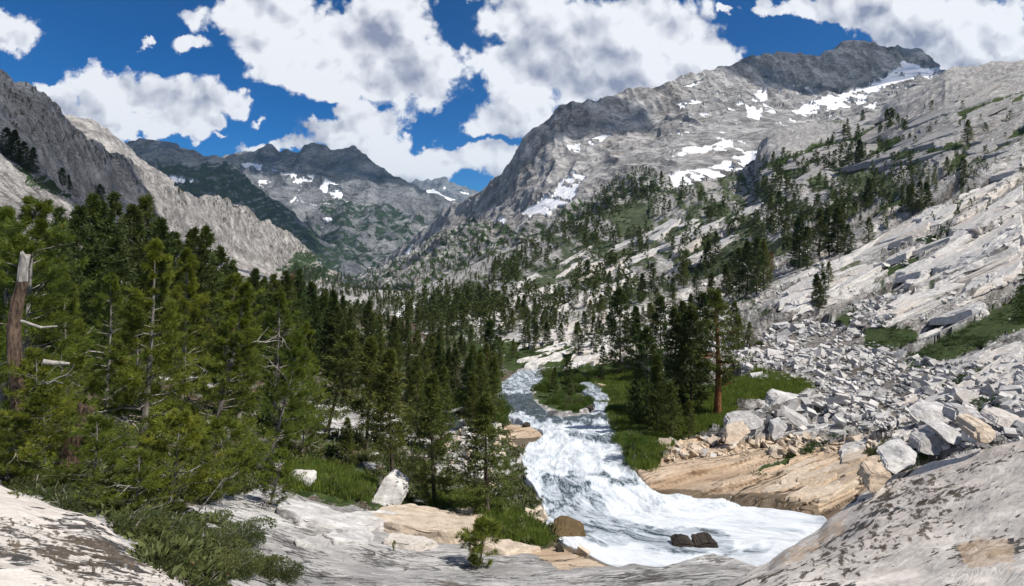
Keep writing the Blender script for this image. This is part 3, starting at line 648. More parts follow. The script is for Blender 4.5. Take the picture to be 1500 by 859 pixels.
# ================================================================ PLANTS
def leaf_material(name, a, b, trans=0.25, brown=None, sc_=1.2):
    m, nt, out = new_mat(name)
    P = nt.new('ShaderNodeNewGeometry').outputs['Position']
    tint = nt.attr('tint')
    oi = nt.new('ShaderNodeObjectInfo').outputs['Random']
    n = nt.noise(P, sc_, 3, 0.6)
    f = nt.math('ADD', nt.math('MULTIPLY', nt.math('POWER', tint, 1.6), 0.75), nt.math('MULTIPLY', nt.step(n, 0.4, 0.6), 0.4))
    c = nt.mix(f, a, nt.mix(oi, (b[0] * 0.72, b[1] * 0.86, b[2]), (b[0] * 1.15, b[1] * 1.02, b[2])))
    if brown is not None:
        c = nt.mix(nt.step(tint, 0.955, 0.97), c, brown)
    d = nt.new('ShaderNodeBsdfPrincipled'); nt.put(d.inputs['Base Color'], c); d.inputs['Roughness'].default_value = 0.6; d.inputs['Specular IOR Level'].default_value = 0.25
    t = nt.new('ShaderNodeBsdfTranslucent'); nt.put(t.inputs[0], nt.mix(0.5, c, (b[0] * 1.6, b[1] * 1.6, b[2])))
    mx = nt.new('ShaderNodeMixShader'); mx.inputs[0].default_value = trans
    nt.l.new(d.outputs[0], mx.inputs[1]); nt.l.new(t.outputs[0], mx.inputs[2]); nt.l.new(mx.outputs[0], out.inputs[0])
    return m
def bark_material(name, a, b, scale=6, stretch=0.2):
    m, nt, out = new_mat(name)
    P = nt.new('ShaderNodeTexCoord').outputs['Object']
    n = nt.noise(nt.mapping(P, scale=(1, 1, stretch)), scale, 8, 0.7, 0.4)
    n2 = nt.noise(P, 1.2, 4, 0.6)
    c = nt.mix(nt.step(n, 0.35, 0.65), a, b)
    c = nt.mix(nt.step(n2, 0.5, 0.7, 0, 0.4), c, (a[0] * .6, a[1] * .6, a[2] * .6))
    principled(nt, out, c, rough=0.9, spec=0.15, normal=bump(nt, n, 0.9, 0.05))
    return m
M_PINE = leaf_material('pine_needles', (0.024, 0.040, 0.008), (0.205, 0.245, 0.030), 0.32, (0.30, 0.14, 0.03))
M_FIR = leaf_material('conifer_needles', (0.020, 0.036, 0.011), (0.085, 0.110, 0.024), 0.22)
M_OLIVE = leaf_material('olive_needles', (0.032, 0.050, 0.012), (0.135, 0.155, 0.030), 0.25)
M_BROWN = leaf_material('dead_needles', (0.10, 0.04, 0.018), (0.20, 0.09, 0.04), 0.2)
M_WILLOW = leaf_material('willow_leaves', (0.050, 0.090, 0.018), (0.125, 0.185, 0.035), 0.30)
M_BRUSH = leaf_material('brush_leaves', (0.045, 0.062, 0.020), (0.120, 0.140, 0.045), 0.25, (0.16, 0.09, 0.04))
M_FARVEG = leaf_material('slope_brush', (0.022, 0.042, 0.012), (0.060, 0.100, 0.022), 0.2)
M_GRASS = leaf_material('grass_blades', (0.045, 0.075, 0.014), (0.18, 0.24, 0.045), 0.3, (0.16, 0.13, 0.06))
M_BARK = bark_material('grey_bark', (0.10, 0.085, 0.075), (0.30, 0.275, 0.25))
M_DARKBARK = bark_material('dark_bark', (0.045, 0.035, 0.028), (0.14, 0.11, 0.085))
M_RED = bark_material('red_bark', (0.11, 0.045, 0.02), (0.27, 0.12, 0.055), 9)
M_DEAD = bark_material('bleached_wood', (0.18, 0.165, 0.15), (0.40, 0.375, 0.34), 12)
M_SNAG = bark_material('snag_wood', (0.035, 0.026, 0.02), (0.17, 0.115, 0.08), 14)

def tube(path, rad, sides=7):
    path = np.asarray(path, float); n = len(path); V = []; F = []
    tan = np.gradient(path, axis=0); tan /= np.linalg.norm(tan, axis=1)[:, None] + 1e-9
    ref = np.array([0.31, 0.87, 0.05])
    for i in range(n):
        a = np.cross(tan[i], ref); a /= np.linalg.norm(a) + 1e-9; b = np.cross(tan[i], a)
        th = np.arange(sides) * 2 * math.pi / sides
        V.append(path[i] + rad[i] * (np.cos(th)[:, None] * a + np.sin(th)[:, None] * b))
    V = np.concatenate(V)
    for i in range(n - 1):
        for k in range(sides):
            F.append((i * sides + k, i * sides + (k + 1) % sides, (i + 1) * sides + (k + 1) % sides, (i + 1) * sides + k))
    return V, np.array(F)
def merge(parts):
    Vs = []; Fs = []; o = 0
    for V, F in parts:
        Vs.append(V); Fs.append(F + o); o += len(V)
    return np.concatenate(Vs), np.concatenate(Fs)
def tufts(C, A, n, ln, wd, r, spread=0.8, wl=1.0):
    """C centres, A axes: n thin triangles each, fanned round the axis"""
    m = len(C)
    d = r.normal(size=(m, n, 3)) * spread + A[:, None, :]
    d /= np.linalg.norm(d, axis=2)[..., None]
    q = np.cross(d, r.normal(size=(m, n, 3))); q /= np.linalg.norm(q, axis=2)[..., None] + 1e-9
    L = ln * (0.65 + 0.7 * r.random((m, n, 1))); w = wd * (0.7 + 0.6 * r.random((m, n, 1)))
    base = C[:, None, :] + d * L * 0.05
    mid_ = base + d * L * 0.45
    v = np.stack([base - q * w * 0.3, mid_ + q * w * 0.5, base + d * L], 2) if wl else None
    v2 = v.reshape(-1, 3)
    F = np.arange(len(v2)).reshape(-1, 3)
    tint = np.repeat(r.random(m), n * 3)
    tint = np.clip(tint * 0.75 + np.repeat(r.random(m * n), 3) * 0.25, 0, 1)
    return v2, F, tint
def conifer(seed, h, Rr, z0, nbr, k, ntri, tl, tw, slope=-0.15, irr=0.45, prof='cone', bend=0.0, spread=0.8, smin=0.25, lobes=0.35, latk=0.75):
    r = np.random.default_rng(seed)
    t = (np.arange(nbr) + r.random(nbr)) / nbr; t = t ** 0.92
    z = z0 + (h - z0) * t
    az = r.random(nbr) * 2 * math.pi
    if prof == 'cone': p = (1 - t) ** 0.75 * np.minimum(1, 0.55 + t * 3.0)
    elif prof == 'col': p = np.minimum((1 - t) * 2.2, 1) ** 0.8 * np.minimum(1, 0.5 + t * 2.5)
    else: p = np.sqrt(np.clip(1 - (2 * np.abs(t - 0.42)) ** 2.2, 0.04, 1)) * (1 - 0.25 * t)
    lob = 1 + lobes * np.sin(az * 2 + z / h * 9 + seed) * np.cos(az - z / h * 14 + seed * 2)
    L = Rr * p * (1 - irr * r.random(nbr)) * lob + 0.02 * h * (1 - t)
    bx = bend * np.sin(z / h * 2.2) * h; by = bend * 0.5 * np.cos(z / h * 3.0 + seed) * h - bend * .5 * math.cos(seed) * h
    s = smin + (1 - smin) * (np.linspace(0, 1, k)[None, :] + 0.25 * (r.random((nbr, k)) - 0.5)) ** 0.8 if k > 1 else np.full((nbr, 1), 0.8)
    s = np.nan_to_num(np.clip(s, 0.05, 1.05), nan=smin)
    dx, dy = np.cos(az), np.sin(az)
    lat = (r.random((nbr, k)) - 0.5) * L[:, None] * latk * (1.1 - 0.4 * s)
    up = slope * (1 - t)[:, None] + 0.35 * t[:, None]
    rise = up * L[:, None] * s + (r.random((nbr, k)) - 0.5) * 0.10 * L[:, None] + 0.12 * L[:, None] * s ** 3
    C = np.stack([bx[:, None] + dx[:, None] * L[:, None] * s - dy[:, None] * lat, by[:, None] + dy[:, None] * L[:, None] * s + dx[:, None] * lat, z[:, None] + rise], -1).reshape(-1, 3)
    A = np.stack([np.broadcast_to(dx[:, None], s.shape), np.broadcast_to(dy[:, None], s.shape), np.full(s.shape, 0.45)], -1).reshape(-1, 3)
    # leader
    lz = np.linspace(0.93, 1.0, 6) * h
    C = np.concatenate([C, np.stack([bend * np.sin(lz / h * 2.2) * h, bend * 0.5 * np.cos(lz / h * 3.0 + seed) * h - bend * .5 * math.cos(seed) * h, lz], -1)]); A = np.concatenate([A, np.tile([[0, 0, 1.0]], (6, 1))])
    V, F, tint = tufts(C, A, ntri, tl, tw, r, spread)
    bt = np.repeat(np.concatenate([np.repeat(r.random(nbr), k), r.random(6)]), ntri * 3)
    tint = np.where(tint > 0.955, tint, np.clip(0.5 * tint + 0.5 * bt, 0, 0.95))
    path_z = np.linspace(-0.03 * h, h * 0.98, 9)
    pth = np.stack([bend * np.sin(np.maximum(path_z, 0) / h * 2.2) * h, bend * 0.5 * np.cos(path_z / h * 3.0 + seed) * h - bend * .5 * math.cos(seed) * h, path_z], -1)
    info = dict(az=az, z=z, L=L, t=t, up=up[:, 0], path=pth, bx=bx, by=by)
    return (V, F, tint), info
def trunk_mesh(name, info, rad, mat, limbs=0, h=1.0, seed=0, sides=8, limb_r=0.25):
    p = info['path']; n = len(p)
    rr_ = rad * (1 - np.linspace(0, 1, n) * 0.93) * np.array([1.35] + [1.0] * (n - 1))
    parts = [tube(p, rr_, sides)]
    r = np.random.default_rng(seed)
    if limbs:
        idx = r.choice(len(info['z']), min(limbs, len(info['z'])), replace=False)
        for i in idx:
            a = info['az'][i]; L = info['L'][i]; z = info['z'][i]
            st = np.array([info['bx'][i], info['by'][i], z]); en = st + np.array([math.cos(a) * L * .9, math.sin(a) * L * .9, info['up'][i] * L * 0.9])
            md = (st + en) / 2 + r.normal(size=3) * L * 0.05
            q = rad * limb_r * (1 - 0.6 * info['t'][i])
            parts.append(tube([st, md, en], [q, q * 0.65, q * 0.2], 4))
    V, F = merge(parts)
    return mk_mesh(name, V, [F], None, True, mat)
def dead_branch_mesh(seed, L):
    r = np.random.default_rng(seed)
    parts = []
    def br(st, d, L, q, lev):
        pts = [st]; c = st.copy(); dd = d.copy()
        for _ in range(5):
            dd = dd + r.normal(size=3) * 0.28; dd /= np.linalg.norm(dd); c = c + dd * L / 5; pts.append(c.copy())
        parts.append(tube(pts, np.linspace(q, q * 0.25, 6), 4))
        if lev:
            for k in range(3):
                i = r.integers(2, 5); d2 = dd + r.normal(size=3) * 0.8; d2 /= np.linalg.norm(d2)
                br(pts[i], d2, L * 0.45, q * 0.5, lev - 1)
    br(np.zeros(3), np.array([1.0, 0, 0.1]), L, 0.013 + 0.008 * L, 1)
    V, F = merge(parts)
    return mk_mesh('dead_branch', V, [F], None, True, M_DEAD)
DEADB = [dead_branch_mesh(i, 1.0) for i in range(5)]
class Proto: pass
def make_proto(kind, seed):
    p = Proto(); p.kind = kind
    if kind == 'hero':
        (V, F, T), info = conifer(seed, 9.0, 2.15, 0.9, 135, 17, 17, 0.22, 0.030, slope=0.30, irr=0.55, prof='round' if seed % 2 else 'cone', bend=0.035, spread=0.62, smin=0.5, lobes=0.45, latk=0.5)
        p.crown = mk_mesh('crown', V, [F], dict(tint=T), False, M_PINE); p.trunk = trunk_mesh('trunk', info, 0.17, M_BARK, 60, 9, seed); p.h = 9.0; p.r = 2.1
    elif kind == 'bush':
        (V, F, T), info = conifer(seed, 4.0, 2.1, 0.1, 90, 15, 16, 0.19, 0.027, slope=0.45, irr=0.55, prof='round', bend=0.05, spread=0.62, smin=0.5, lobes=0.45, latk=0.5)
        p.crown = mk_mesh('crown', V, [F], dict(tint=T), False, M_PINE); p.trunk = trunk_mesh('trunk', info, 0.10, M_BARK, 50, 4, seed); p.h = 4.0; p.r = 2.1
    elif kind == 'tuft':   # small open pine on the slab
        (V, F, T), info = conifer(seed, 2.4, 1.05, 0.1, 46, 6, 26, 0.20, 0.030, slope=0.5, irr=0.5, prof='round', bend=0.05, spread=0.7, smin=0.55)
        p.crown = mk_mesh('crown', V, [F], dict(tint=T), False, M_PINE); p.trunk = trunk_mesh('trunk', info, 0.05, M_DARKBARK, 34, 2.4, seed, limb_r=0.4); p.h = 2.4; p.r = 1.0
    elif kind == 'pole':   # mid-distance lodgepole with a clear lower trunk
        (V, F, T), info = conifer(seed, 9.0, 1.75, 2.4, 120, 8, 8, 0.34, 0.075, slope=-0.05, irr=0.55, prof='round' if seed % 2 else 'cone', bend=0.02, spread=0.7)
        p.crown = mk_mesh('crown', V, [F], dict(tint=T), False, M_OLIVE); p.trunk = trunk_mesh('trunk', info, 0.14, M_DARKBARK, 70, 9, seed); p.h = 9.0; p.r = 1.6
    elif kind == 'full':   # pine foliage to the ground
        (V, F, T), info = conifer(seed, 8.0, 1.7, 0.7, 130, 8, 9, 0.28, 0.060, slope=0.1, irr=0.5, prof='cone', bend=0.02, spread=0.7)
        p.crown = mk_mesh('crown', V, [F], dict(tint=T), False, M_OLIVE); p.trunk = trunk_mesh('trunk', info, 0.13, M_DARKBARK, 50, 8, seed); p.h = 8.0; p.r = 1.7
    elif kind == 'fir':
        (V, F, T), info = conifer(seed, 14.0, 2.7, 0.5, 190, 8, 7, 0.52, 0.14, slope=-0.30, irr=0.5, prof='cone' if seed % 2 else 'col', bend=0.012, spread=0.6, lobes=0.3)
        p.crown = mk_mesh('crown', V, [F], dict(tint=T), False, M_FIR); p.trunk = trunk_mesh('trunk', info, 0.20, M_DARKBARK, 0, 14, seed, 6); p.h = 14.0; p.r = 1.9
    elif kind == 'slim':
        (V, F, T), info = conifer(seed, 13.0, 1.5, 1.0, 120, 6, 6, 0.48, 0.15, slope=-0.25, irr=0.6, prof='col', bend=0.015, spread=0.7, lobes=0.45)
        p.crown = mk_mesh('crown', V, [F], dict(tint=T), False, M_FIR); p.trunk = trunk_mesh('trunk', info, 0.15, M_DARKBARK, 0, 13, seed, 6); p.h = 13.0; p.r = 1.1
    elif kind == 'far':
        (V, F, T), info = conifer(seed, 12.0, 2.0, 0.4, 70, 3, 5, 0.85, 0.34, slope=-0.25, irr=0.45, prof='cone' if seed % 3 else 'col', bend=0.02, spread=0.7, lobes=0.4)
        p.crown = mk_mesh('crown', V, [F], dict(tint=T), False, M_FIR if seed % 2 else M_OLIVE); p.trunk = trunk_mesh('trunk', info, 0.2, M_DARKBARK, 0, 12, seed, 5); p.h = 12.0; p.r = 2.0
    elif kind == 'dead':
        (V, F, T), info = conifer(seed, 12.0, 1.2, 1.5, 60, 3, 6, 0.6, 0.16, slope=-0.2, irr=0.6, prof='col', bend=0.02)
        p.crown = mk_mesh('crown', V, [F], dict(tint=T), False, M_BROWN); p.trunk = trunk_mesh('trunk', info, 0.2, M_RED, 20, 12, seed, 6); p.h = 12.0; p.r = 1.2
    elif kind == 'juniper':
        (V, F, T), info = conifer(seed, 15.0, 3.0, 3.6, 120, 8, 7, 0.50, 0.12, slope=0.1, irr=0.6, prof='round', bend=0.03, spread=0.7, lobes=0.55)
        p.crown = mk_mesh('crown', V, [F], dict(tint=T), False, M_OLIVE); p.trunk = trunk_mesh('trunk', info, 0.42, M_RED, 40, 15, seed, 9, 0.3); p.h = 15.0; p.r = 2.6
    return p
COUNTS = dict(hero=4, bush=3, tuft=1, pole=5, full=4, fir=4, slim=4, far=6, dead=1, juniper=1)
PROTO = {k: [make_proto(k, 100 * i + 11 * len(k) + i) for i in range(n)] for k, n in COUNTS.items()}
NTREE = 0
def tree(name, cat, kind, px, py, top=None, hpx=None, label='', group=None, lean=(0, 0), wide=1.0, var=None, dead=0, parts=True, sink=0.0):
    global NTREE
    p = surf1(px, py)
    if p is None: return None
    hp = (py - top) if top is not None else hpx
    H = hp * p[1] / FOC
    pr = PROTO[kind][(NTREE if var is None else var) % len(PROTO[kind])]; NTREE += 1
    root = bpy.data.objects.new(name, None); COL.objects.link(root)
    root.location = (p[0], p[1], p[2] - 0.02 * H - sink); s = H / pr.h
    root.scale = (s * wide, s * wide, s); root.rotation_euler = (lean[1], lean[0], random.uniform(0, 6.28) if var is None else var * 1.3)
    if lean != (0, 0): root.rotation_euler[2] = 0
    root['label'] = label; root['category'] = cat
    if group: root['group'] = group
    root.empty_display_size = 0.1
    link('trunk', pr.trunk, root); link('crown', pr.crown, root)
    for i in range((dead + 1) // 2):
        a = random.uniform(math.pi * 0.95, math.pi * 2.05); z = pr.h * random.uniform(0.1, 0.7)
        o = link('dead_branch', DEADB[random.randrange(5)], root)
        L = pr.r * random.uniform(0.9, 1.25); o.scale = (L, L, L); o.location = (0, 0, z); o.rotation_euler = (0, random.uniform(-0.5, 0.4), a)
    return root
# --- the pines of the near left
PN = 'pine_tree'; PC = 'pine tree'
near = [
 ('hero', 203, 672, 345, 'big pine with a thick bare grey trunk climbing through the near left foliage', (0.07, 0), 1.05, 0, 5),
 ('hero', 384, 698, 478, 'leaning pine whose pale twisted trunk rises beside the rounded boulder left of the grass', (0.24, 0), 0.95, 1, 4),
 ('hero', 306, 655, 405, 'pine with a slanting grey trunk between the thick trunked pine and the leaning one', (0.20, 0), 1.15, 2, 4),
 ('hero', 25, 670, 285, 'yellow tipped pine at the left edge of the photo behind the broken snag', (0.05, 0), 1.0, 3, 4),
 ('hero', 92, 650, 395, 'tall full pine right behind the broken snag', (0, 0), 1.0, 0, 4),
 ('hero', 150, 625, 400, 'tall pine standing left of the thick grey trunk', (0, 0), 0.9, 1, 3),
 ('hero', 262, 625, 362, 'bright green pine just right of the thick grey trunk', (0.03, 0), 1.05, 2, 3),
 ('hero', 350, 620, 398, 'dense pine behind the slanting grey trunk', (0, 0), 1.1, 3, 3),
 ('hero', 432, 640, 468, 'light green pine at the right end of the near pine thicket', (0.08, 0), 1.1, 0, 3),
 ('hero', 400, 600, 425, 'pine at the back of the thicket below the pale cliff foot', (0, 0), 1.1, 1, 2),
 ('hero', -20, 640, 300, 'pine cut off by the left edge of the photo', (0, 0), 1.1, 2, 2),
 ('hero', 208, 600, 430, 'dark pine filling the gap behind the thick grey trunk', (0, 0), 1.1, 3, 2),
 ('bush', 40, 690, 515, 'bushy pine in front of the foot of the broken snag', (0, 0), 0.9, 1, 3),
 ('bush', 60, 712, 575, 'low bushy pine above the left lichen slab', (0, 0), 1.2, 0, 3),
 ('bush', 130, 730, 610, 'low bushy pine around the short broken stump', (0, 0), 1.2, 1, 4),
 ('bush', 245, 748, 600, 'broad dark low pine hanging over the brush right of the left slab', (0.1, 0), 1.2, 2, 4),
 ('bush', 320, 735, 610, 'bushy low pine behind the top of the middle slab', (0, 0), 1.25, 0, 4),
 ('bush', 195, 760, 660, 'small bushy pine at the foot of the thicket near the left slab edge', (0, 0), 1.3, 1, 3),
 ('bush', 395, 738, 655, 'scrubby pine with bare twigs at the foot of the leaning trunk', (0.2, 0), 1.1, 2, 5),
 ('bush', 10, 700, 600, 'bushy pine under the yellow tipped pine at the left edge', (0, 0), 1.2, 0, 3),
 ('bush', 440, 672, 590, 'low pine beside the pale slab at the right end of the thicket', (0, 0), 1.1, 1, 2),
]
for k, px, py, top, lab, lean, wd, var, nd in near:
    tree(PN, PC, k, px, py, top, label=lab, lean=lean, wide=wd * 0.88, var=var, dead=nd, group='bushy pines of the near left thicket')
# --- the dark conifers behind them
CF = 'conifer_tree'; CC = 'conifer'
back = [(60,540,330),(90,540,305),(112,530,300),(132,528,283),(148,528,296),(172,528,281),(190,525,300),(208,525,288),(236,530,318),(262,535,340),(284,530,333),(303,530,330),(322,530,360),(345,535,382),(372,540,392),
        (400,545,402),(418,545,396),(438,545,393),(455,545,412),(474,540,424),(492,542,440),(512,545,452),(538,555,440),(556,550,462),(578,548,462),(596,550,478),(30,530,345),(425,540,410),(445,540,420),(465,540,440),(385,535,410)]
for i, (px, py, top) in enumerate(back):
    tree(CF, CC, ('fir', 'slim', 'fir', 'pole')[i % 4], px, py, top, label='dark narrow conifer whose top stands up behind the near left pine thicket', group='dark conifers behind the near pines', wide=0.82)
def under_line(px, py, hp):
    """keep a tree below the line the tree tops make in the photograph"""
    return max(14, min(hp, py - float(np.interp(px, [0, 130, 240, 330, 440, 560, 640, 760], [300, 292, 325, 378, 405, 448, 468, 492])) - random.uniform(0, 22)))
def sample_poly(poly, n, r, bed_ok=False):
    xs = [p[0] for p in poly]; ys = [p[1] for p in poly]; out = []
    while len(out) < n:
        x = r.uniform(min(xs), max(xs), n * 2); y = r.uniform(min(ys), max(ys), n * 2)
        m = in_poly(x, y, poly)
        if not bed_ok: m &= ~in_poly(x, y, STREAM)
        out += list(zip(x[m], y[m]))
    return out[:n]
for px, py in sorted(sample_poly([(0,470),(300,480),(440,470),(560,500),(560,540),(470,560),(330,560),(0,545)], 36, rng)):
    tree(CF, CC, random.choice(['fir', 'slim', 'full', 'fir']), px, py, hpx=under_line(px, py, random.uniform(95, 140)), label='conifer of the dense dark wood on the left behind the near pines', group='dense wood on the left', wide=0.85)
# --- trees of the flat left of the stream
named = [
 ('pole', 479, 632, 482, 'leaning dark pine with bare lower trunk at the left end of the pale slab', (0.22, 0), 1.2),
 ('pole', 536, 658, 492, 'straight pine with bare dark trunk in the middle of the pale slab', (0.02, 0), 1.1),
 ('pole', 575, 700, 510, 'straight trunked pine just behind the upright wedge boulder', (0.0, 0), 1.1),
 ('full', 636, 738, 545, 'full dark pine between the wedge boulder and the stream', (0.0, 0), 1.1),
 ('full', 645, 660, 535, 'dark pine behind the full pine above the wedge boulder', (0.03, 0), 1.0),
 ('full', 715, 757, 578, 'large olive green pine standing alone on the left bank of the stream', (0.0, 0), 1.45),
 ('full', 612, 640, 520, 'pine among the bushes right of the pale slab', (0.0, 0), 1.0),
 ('slim', 719, 570, 468, 'tallest slim conifer at the left side of the distant rapids', (0.0, 0), 1.3),
 ('slim', 668, 592, 508, 'slim conifer in the green hollow left of the rapids', (0.0, 0), 1.3),
 ('slim', 700, 600, 510, 'slim conifer next to the willows at the left side of the rapids', (0.0, 0), 1.3),
 ('full', 507, 690, 610, 'young pine in the dark undergrowth above the bright grass', (0.0, 0), 1.1),
]
for k, px, py, top, lab, lean, wd in named:
    tree(PN if k != 'slim' else CF, PC if k != 'slim' else CC, k, px, py, top, label=lab, lean=lean, wide=wd)
tree(PN, PC, 'tuft', 702, 826, 758, label='small open tufted pine growing on the middle slab beside the stream', wide=1.35, var=0)
tree('pine_seedling', 'seedling', 'tuft', 577, 806, 790, label='tiny pine seedling growing in a crack of the middle slab', wide=0.5, var=0)
for px, py in sorted(sample_poly([(480,540),(560,520),(640,525),(730,540),(745,560),(730,590),(735,625),(690,640),(640,600),(590,600),(520,570),(470,560)], 44, rng)):
    sz = 44 + (py - 520) * 0.45
    tree(CF, CC, random.choice(['fir', 'slim', 'full', 'pole']), px, py, hpx=under_line(px, py, sz * random.uniform(0.65, 1.25)), label='conifer of the open wood filling the flat left of the rapids', group='open wood left of the rapids', wide=0.95)
for px, py in sorted(sample_poly([(735,470),(800,455),(880,440),(960,430),(1010,440),(1000,490),(900,525),(820,530),(745,530)], 44, rng)):
    tree(CF, CC, random.choice(['fir', 'slim', 'full', 'slim']), px, py, hpx=random.uniform(18, 42), label='conifer scattered on the pale benches beyond the head of the rapids', group='conifers beyond the rapids', wide=1.2)
for px, py in sorted(sample_poly([(440,450),(520,455),(620,470),(740,485),(745,520),(640,525),(560,520),(440,505)], 78, rng)):
    tree(CF, CC, random.choice(['fir', 'slim', 'slim', 'far']), px, py, hpx=under_line(px, py, random.uniform(20, 40)), label='dark conifer of the forest belt reaching from the left wood to the valley floor', group='forest belt below the valley', wide=1.15)
# --- the clump right of the stream
clump = [('fir',908,548,422,'wide dark fir at the left end of the clump right of the rapids'),('fir',932,545,448,'dark fir next to the wide one at the left end of the clump'),
 ('fir',946,622,478,'tall fir at the left front of the clump on the right bank'),('fir',962,636,520,'fir in front of the clump with branches down to the willows'),('slim',968,560,436,'slim tall conifer in the middle of the right bank clump'),
 ('slim',984,600,448,'slim conifer with a bare lower stem in the right bank clump'),('fir',1012,606,446,'tall fir just left of the red trunked tree'),('full',985,645,560,'low bright conifer at the front foot of the clump'),
 ('full',1008,642,585,'short conifer at the front right foot of the clump'),('fir',1000,560,440,'fir at the back of the clump left of the red trunked tree'),('slim',1026,560,425,'slim conifer showing behind the red trunked tree'),
 ('full',930,620,555,'small conifer at the left foot of the clump beside the willows'),('full',1080,512,462,'bushy conifer right of the red trunked tree at the talus edge'),('full',1098,508,470,'rounded low conifer touching the left edge of the talus'),
 ('full',1072,505,440,'spindly conifer right behind the red trunked tree'),('slim',832,582,520,'slim conifer standing on the willow island in the rapids'),('full',812,575,538,'small conifer on the left part of the willow island'),
 ('slim',868,520,462,'thin conifer left of the right bank clump'),('slim',880,556,505,'thin pale conifer beside the small right channel'),('pole',950,500,442,'conifer behind the clump on the pale slabs')]
for k, px, py, top, lab in clump:
    tree(CF, CC, k, px, py, top, label=lab, wide=1.25 if k != 'fir' else 1.05)
tree('juniper_tree', 'juniper', 'juniper', 1050, 608, 422, label='old gnarled tree with a thick reddish trunk and thin crown at the meadow edge', lean=(-0.06, 0), var=0, wide=1.15)
tree('dead_conifer', 'dead tree', 'dead', 1127, 412, 368, label='dead rust red conifer at the end of the dark row on the right slope', wide=1.2)
tree('dead_conifer', 'dead tree', 'dead', 432, 520, 402, label='rust brown dying conifer standing above the dark wood below the valley floor', wide=1.0)
# --- trees on the right slope that can be told apart
slope = [(1170,392,318),(1182,392,330),(1198,376,308),(1214,374,303),(1227,370,302),(1241,378,326),(1271,360,318),(1083,432,362),(1094,430,352),(1106,430,346),(1119,424,352),(1072,424,368),(1062,430,385),(1140,330,280),(1128,330,290),(1150,338,292),
 (1197,452,402),(1207,448,400),(1212,416,382),(1205,410,385),(1260,242,204),(1254,240,214),(1336,306,266),(1345,308,262),(1356,306,266),(1330,303,272),(1416,210,174),(1411,274,232),(1272,292,256),(1284,240,222),(1299,180,160),(1306,176,158),(1262,176,160),(1240,190,172),(1385,255,232),
 (1046,384,338),(1036,390,350),(1020,440,395),(1000,420,380),(955,430,385),(940,440,400),(918,445,405),(846,520,470),(855,505,455),(800,505,470),(780,500,465),(880,470,430),(893,430,395),(1040,440,400),(1052,460,420),(960,462,420),(985,462,415),(1010,470,430)]
for i, (px, py, top) in enumerate(slope):
    if px > 1230: lab, g = 'small dark conifer standing alone or in a tiny knot high on the right slope', 'lone conifers high on the right slope'
    elif px > 1130: lab, g = 'dark conifer of the short stand on the pale slabs right of centre', 'short stand on the pale right slabs'
    elif px > 1030: lab, g = 'dark conifer of the diagonal row above the talus', 'diagonal row above the talus'
    else: lab, g = 'conifer scattered on the pale ledges behind the right bank clump', 'conifers on the ledges behind the clump'
    tree(CF, CC, ('fir', 'slim', 'full', 'slim')[i % 4], px, py, top, label=lab, group=g, wide=1.35)
for px, py, hp, lab in ((8,228,42,'tall conifer at the far left on the cliff foot'),(20,238,48,'darkest conifer of the knot on the cliff foot at the left edge'),(34,246,40,'conifer right of the knot on the left cliff foot'),(48,252,38,'rightmost full conifer of the knot on the left cliff foot'),
                        (90,272,26,'small conifer in the gully of the left cliff'),(101,276,22,'smallest conifer in the gully of the left cliff'),(146,300,30,'conifer at the lower end of the left cliff slabs')):
    tree(CF, CC, 'fir', px, py, hpx=hp, label=lab, wide=1.3)
cand_ = sample_poly(P_MID, 1900, rng)
cand_ = [(x, y) for x, y in cand_ if fbm(np.array([[x / 42, y / 30, 3.0]]), 3, 5)[0] > -0.05]
cand_.sort(key=lambda q: -q[1])
nind = 0; STUFFTREES = []
for i, (x, y) in enumerate(cand_):
    hp = random.uniform(7, 19) * (0.6 + 0.5 * (y - 230) / 230)
    hp = max(hp, 5)
    if i < nind: tree(CF, CC, 'far', x, y, hpx=hp * 1.35, label='small dark conifer scattered over the wooded middle slope', group='conifers on the wooded middle slope', wide=1.2)
    else: STUFFTREES.append((x, y, hp))
r2 = np.random.default_rng(99)
extra = [([(440,440),(520,440),(620,462),(740,478),(745,520),(640,525),(560,520),(440,500)], 130, 9, 17), ([(560,440),(640,445),(740,440),(740,480),(640,470)], 120, 10, 22), ([(600,440),(700,405),(790,352),(870,300),(960,272),(960,290),(880,330),(800,380),(700,440),(620,470)], 420, 4, 10), (VEG_D[0], 750, 2.5, 6), ([(1130,240),(1250,200),(1370,150),(1500,170),(1500,330),(1300,330),(1150,330)], 110, 5, 12),
         ([(400,425),(430,392),(480,398),(530,410),(560,425),(600,440),(560,470),(480,440)], 700, 3, 7), ([(230,240),(345,242),(440,325),(500,372),(440,380),(340,300),(260,270)], 500, 1.2, 3), ([(0,112),(60,132),(125,200),(240,268),(330,295),(400,335),(330,330),(200,270),(90,220),(0,180)], 130, 2, 6),
         ([(560,445),(640,450),(760,440),(860,420),(900,440),(820,490),(700,500),(600,480)], 130, 8, 18), ([(1140,240),(1240,195),(1310,170),(1350,205),(1250,240),(1150,262)], 90, 6, 15), ([(1130,330),(1300,270),(1420,250),(1300,340),(1150,400)], 60, 6, 14), ([(860,300),(910,256),(950,250),(985,268),(930,300)], 110, 5, 10),
         ([(460,300),(500,290),(600,320),(640,310),(600,360),(480,340)], 260, 1, 2.4), ([(400,400),(405,365),(430,345),(520,360),(600,380),(560,420)], 250, 1.2, 3)]
for poly, n, a, b_ in extra:
    for x, y in sample_poly(poly, int(n * 1.5), r2):
        if fbm(np.array([[x / 30, y / 18, 8.0]]), 3, 7)[0] > -0.2: STUFFTREES.append((x, y, r2.uniform(a, b_)))
def speck(seed):
    (V, F, T), info = conifer(seed, 1.0, 0.19, 0.04, 16, 2, 4, 0.16, 0.08, slope=-0.2, irr=0.5, prof='cone', bend=0.02, spread=0.7)
    return V, F, T
SP = [speck(i) for i in range(6)]
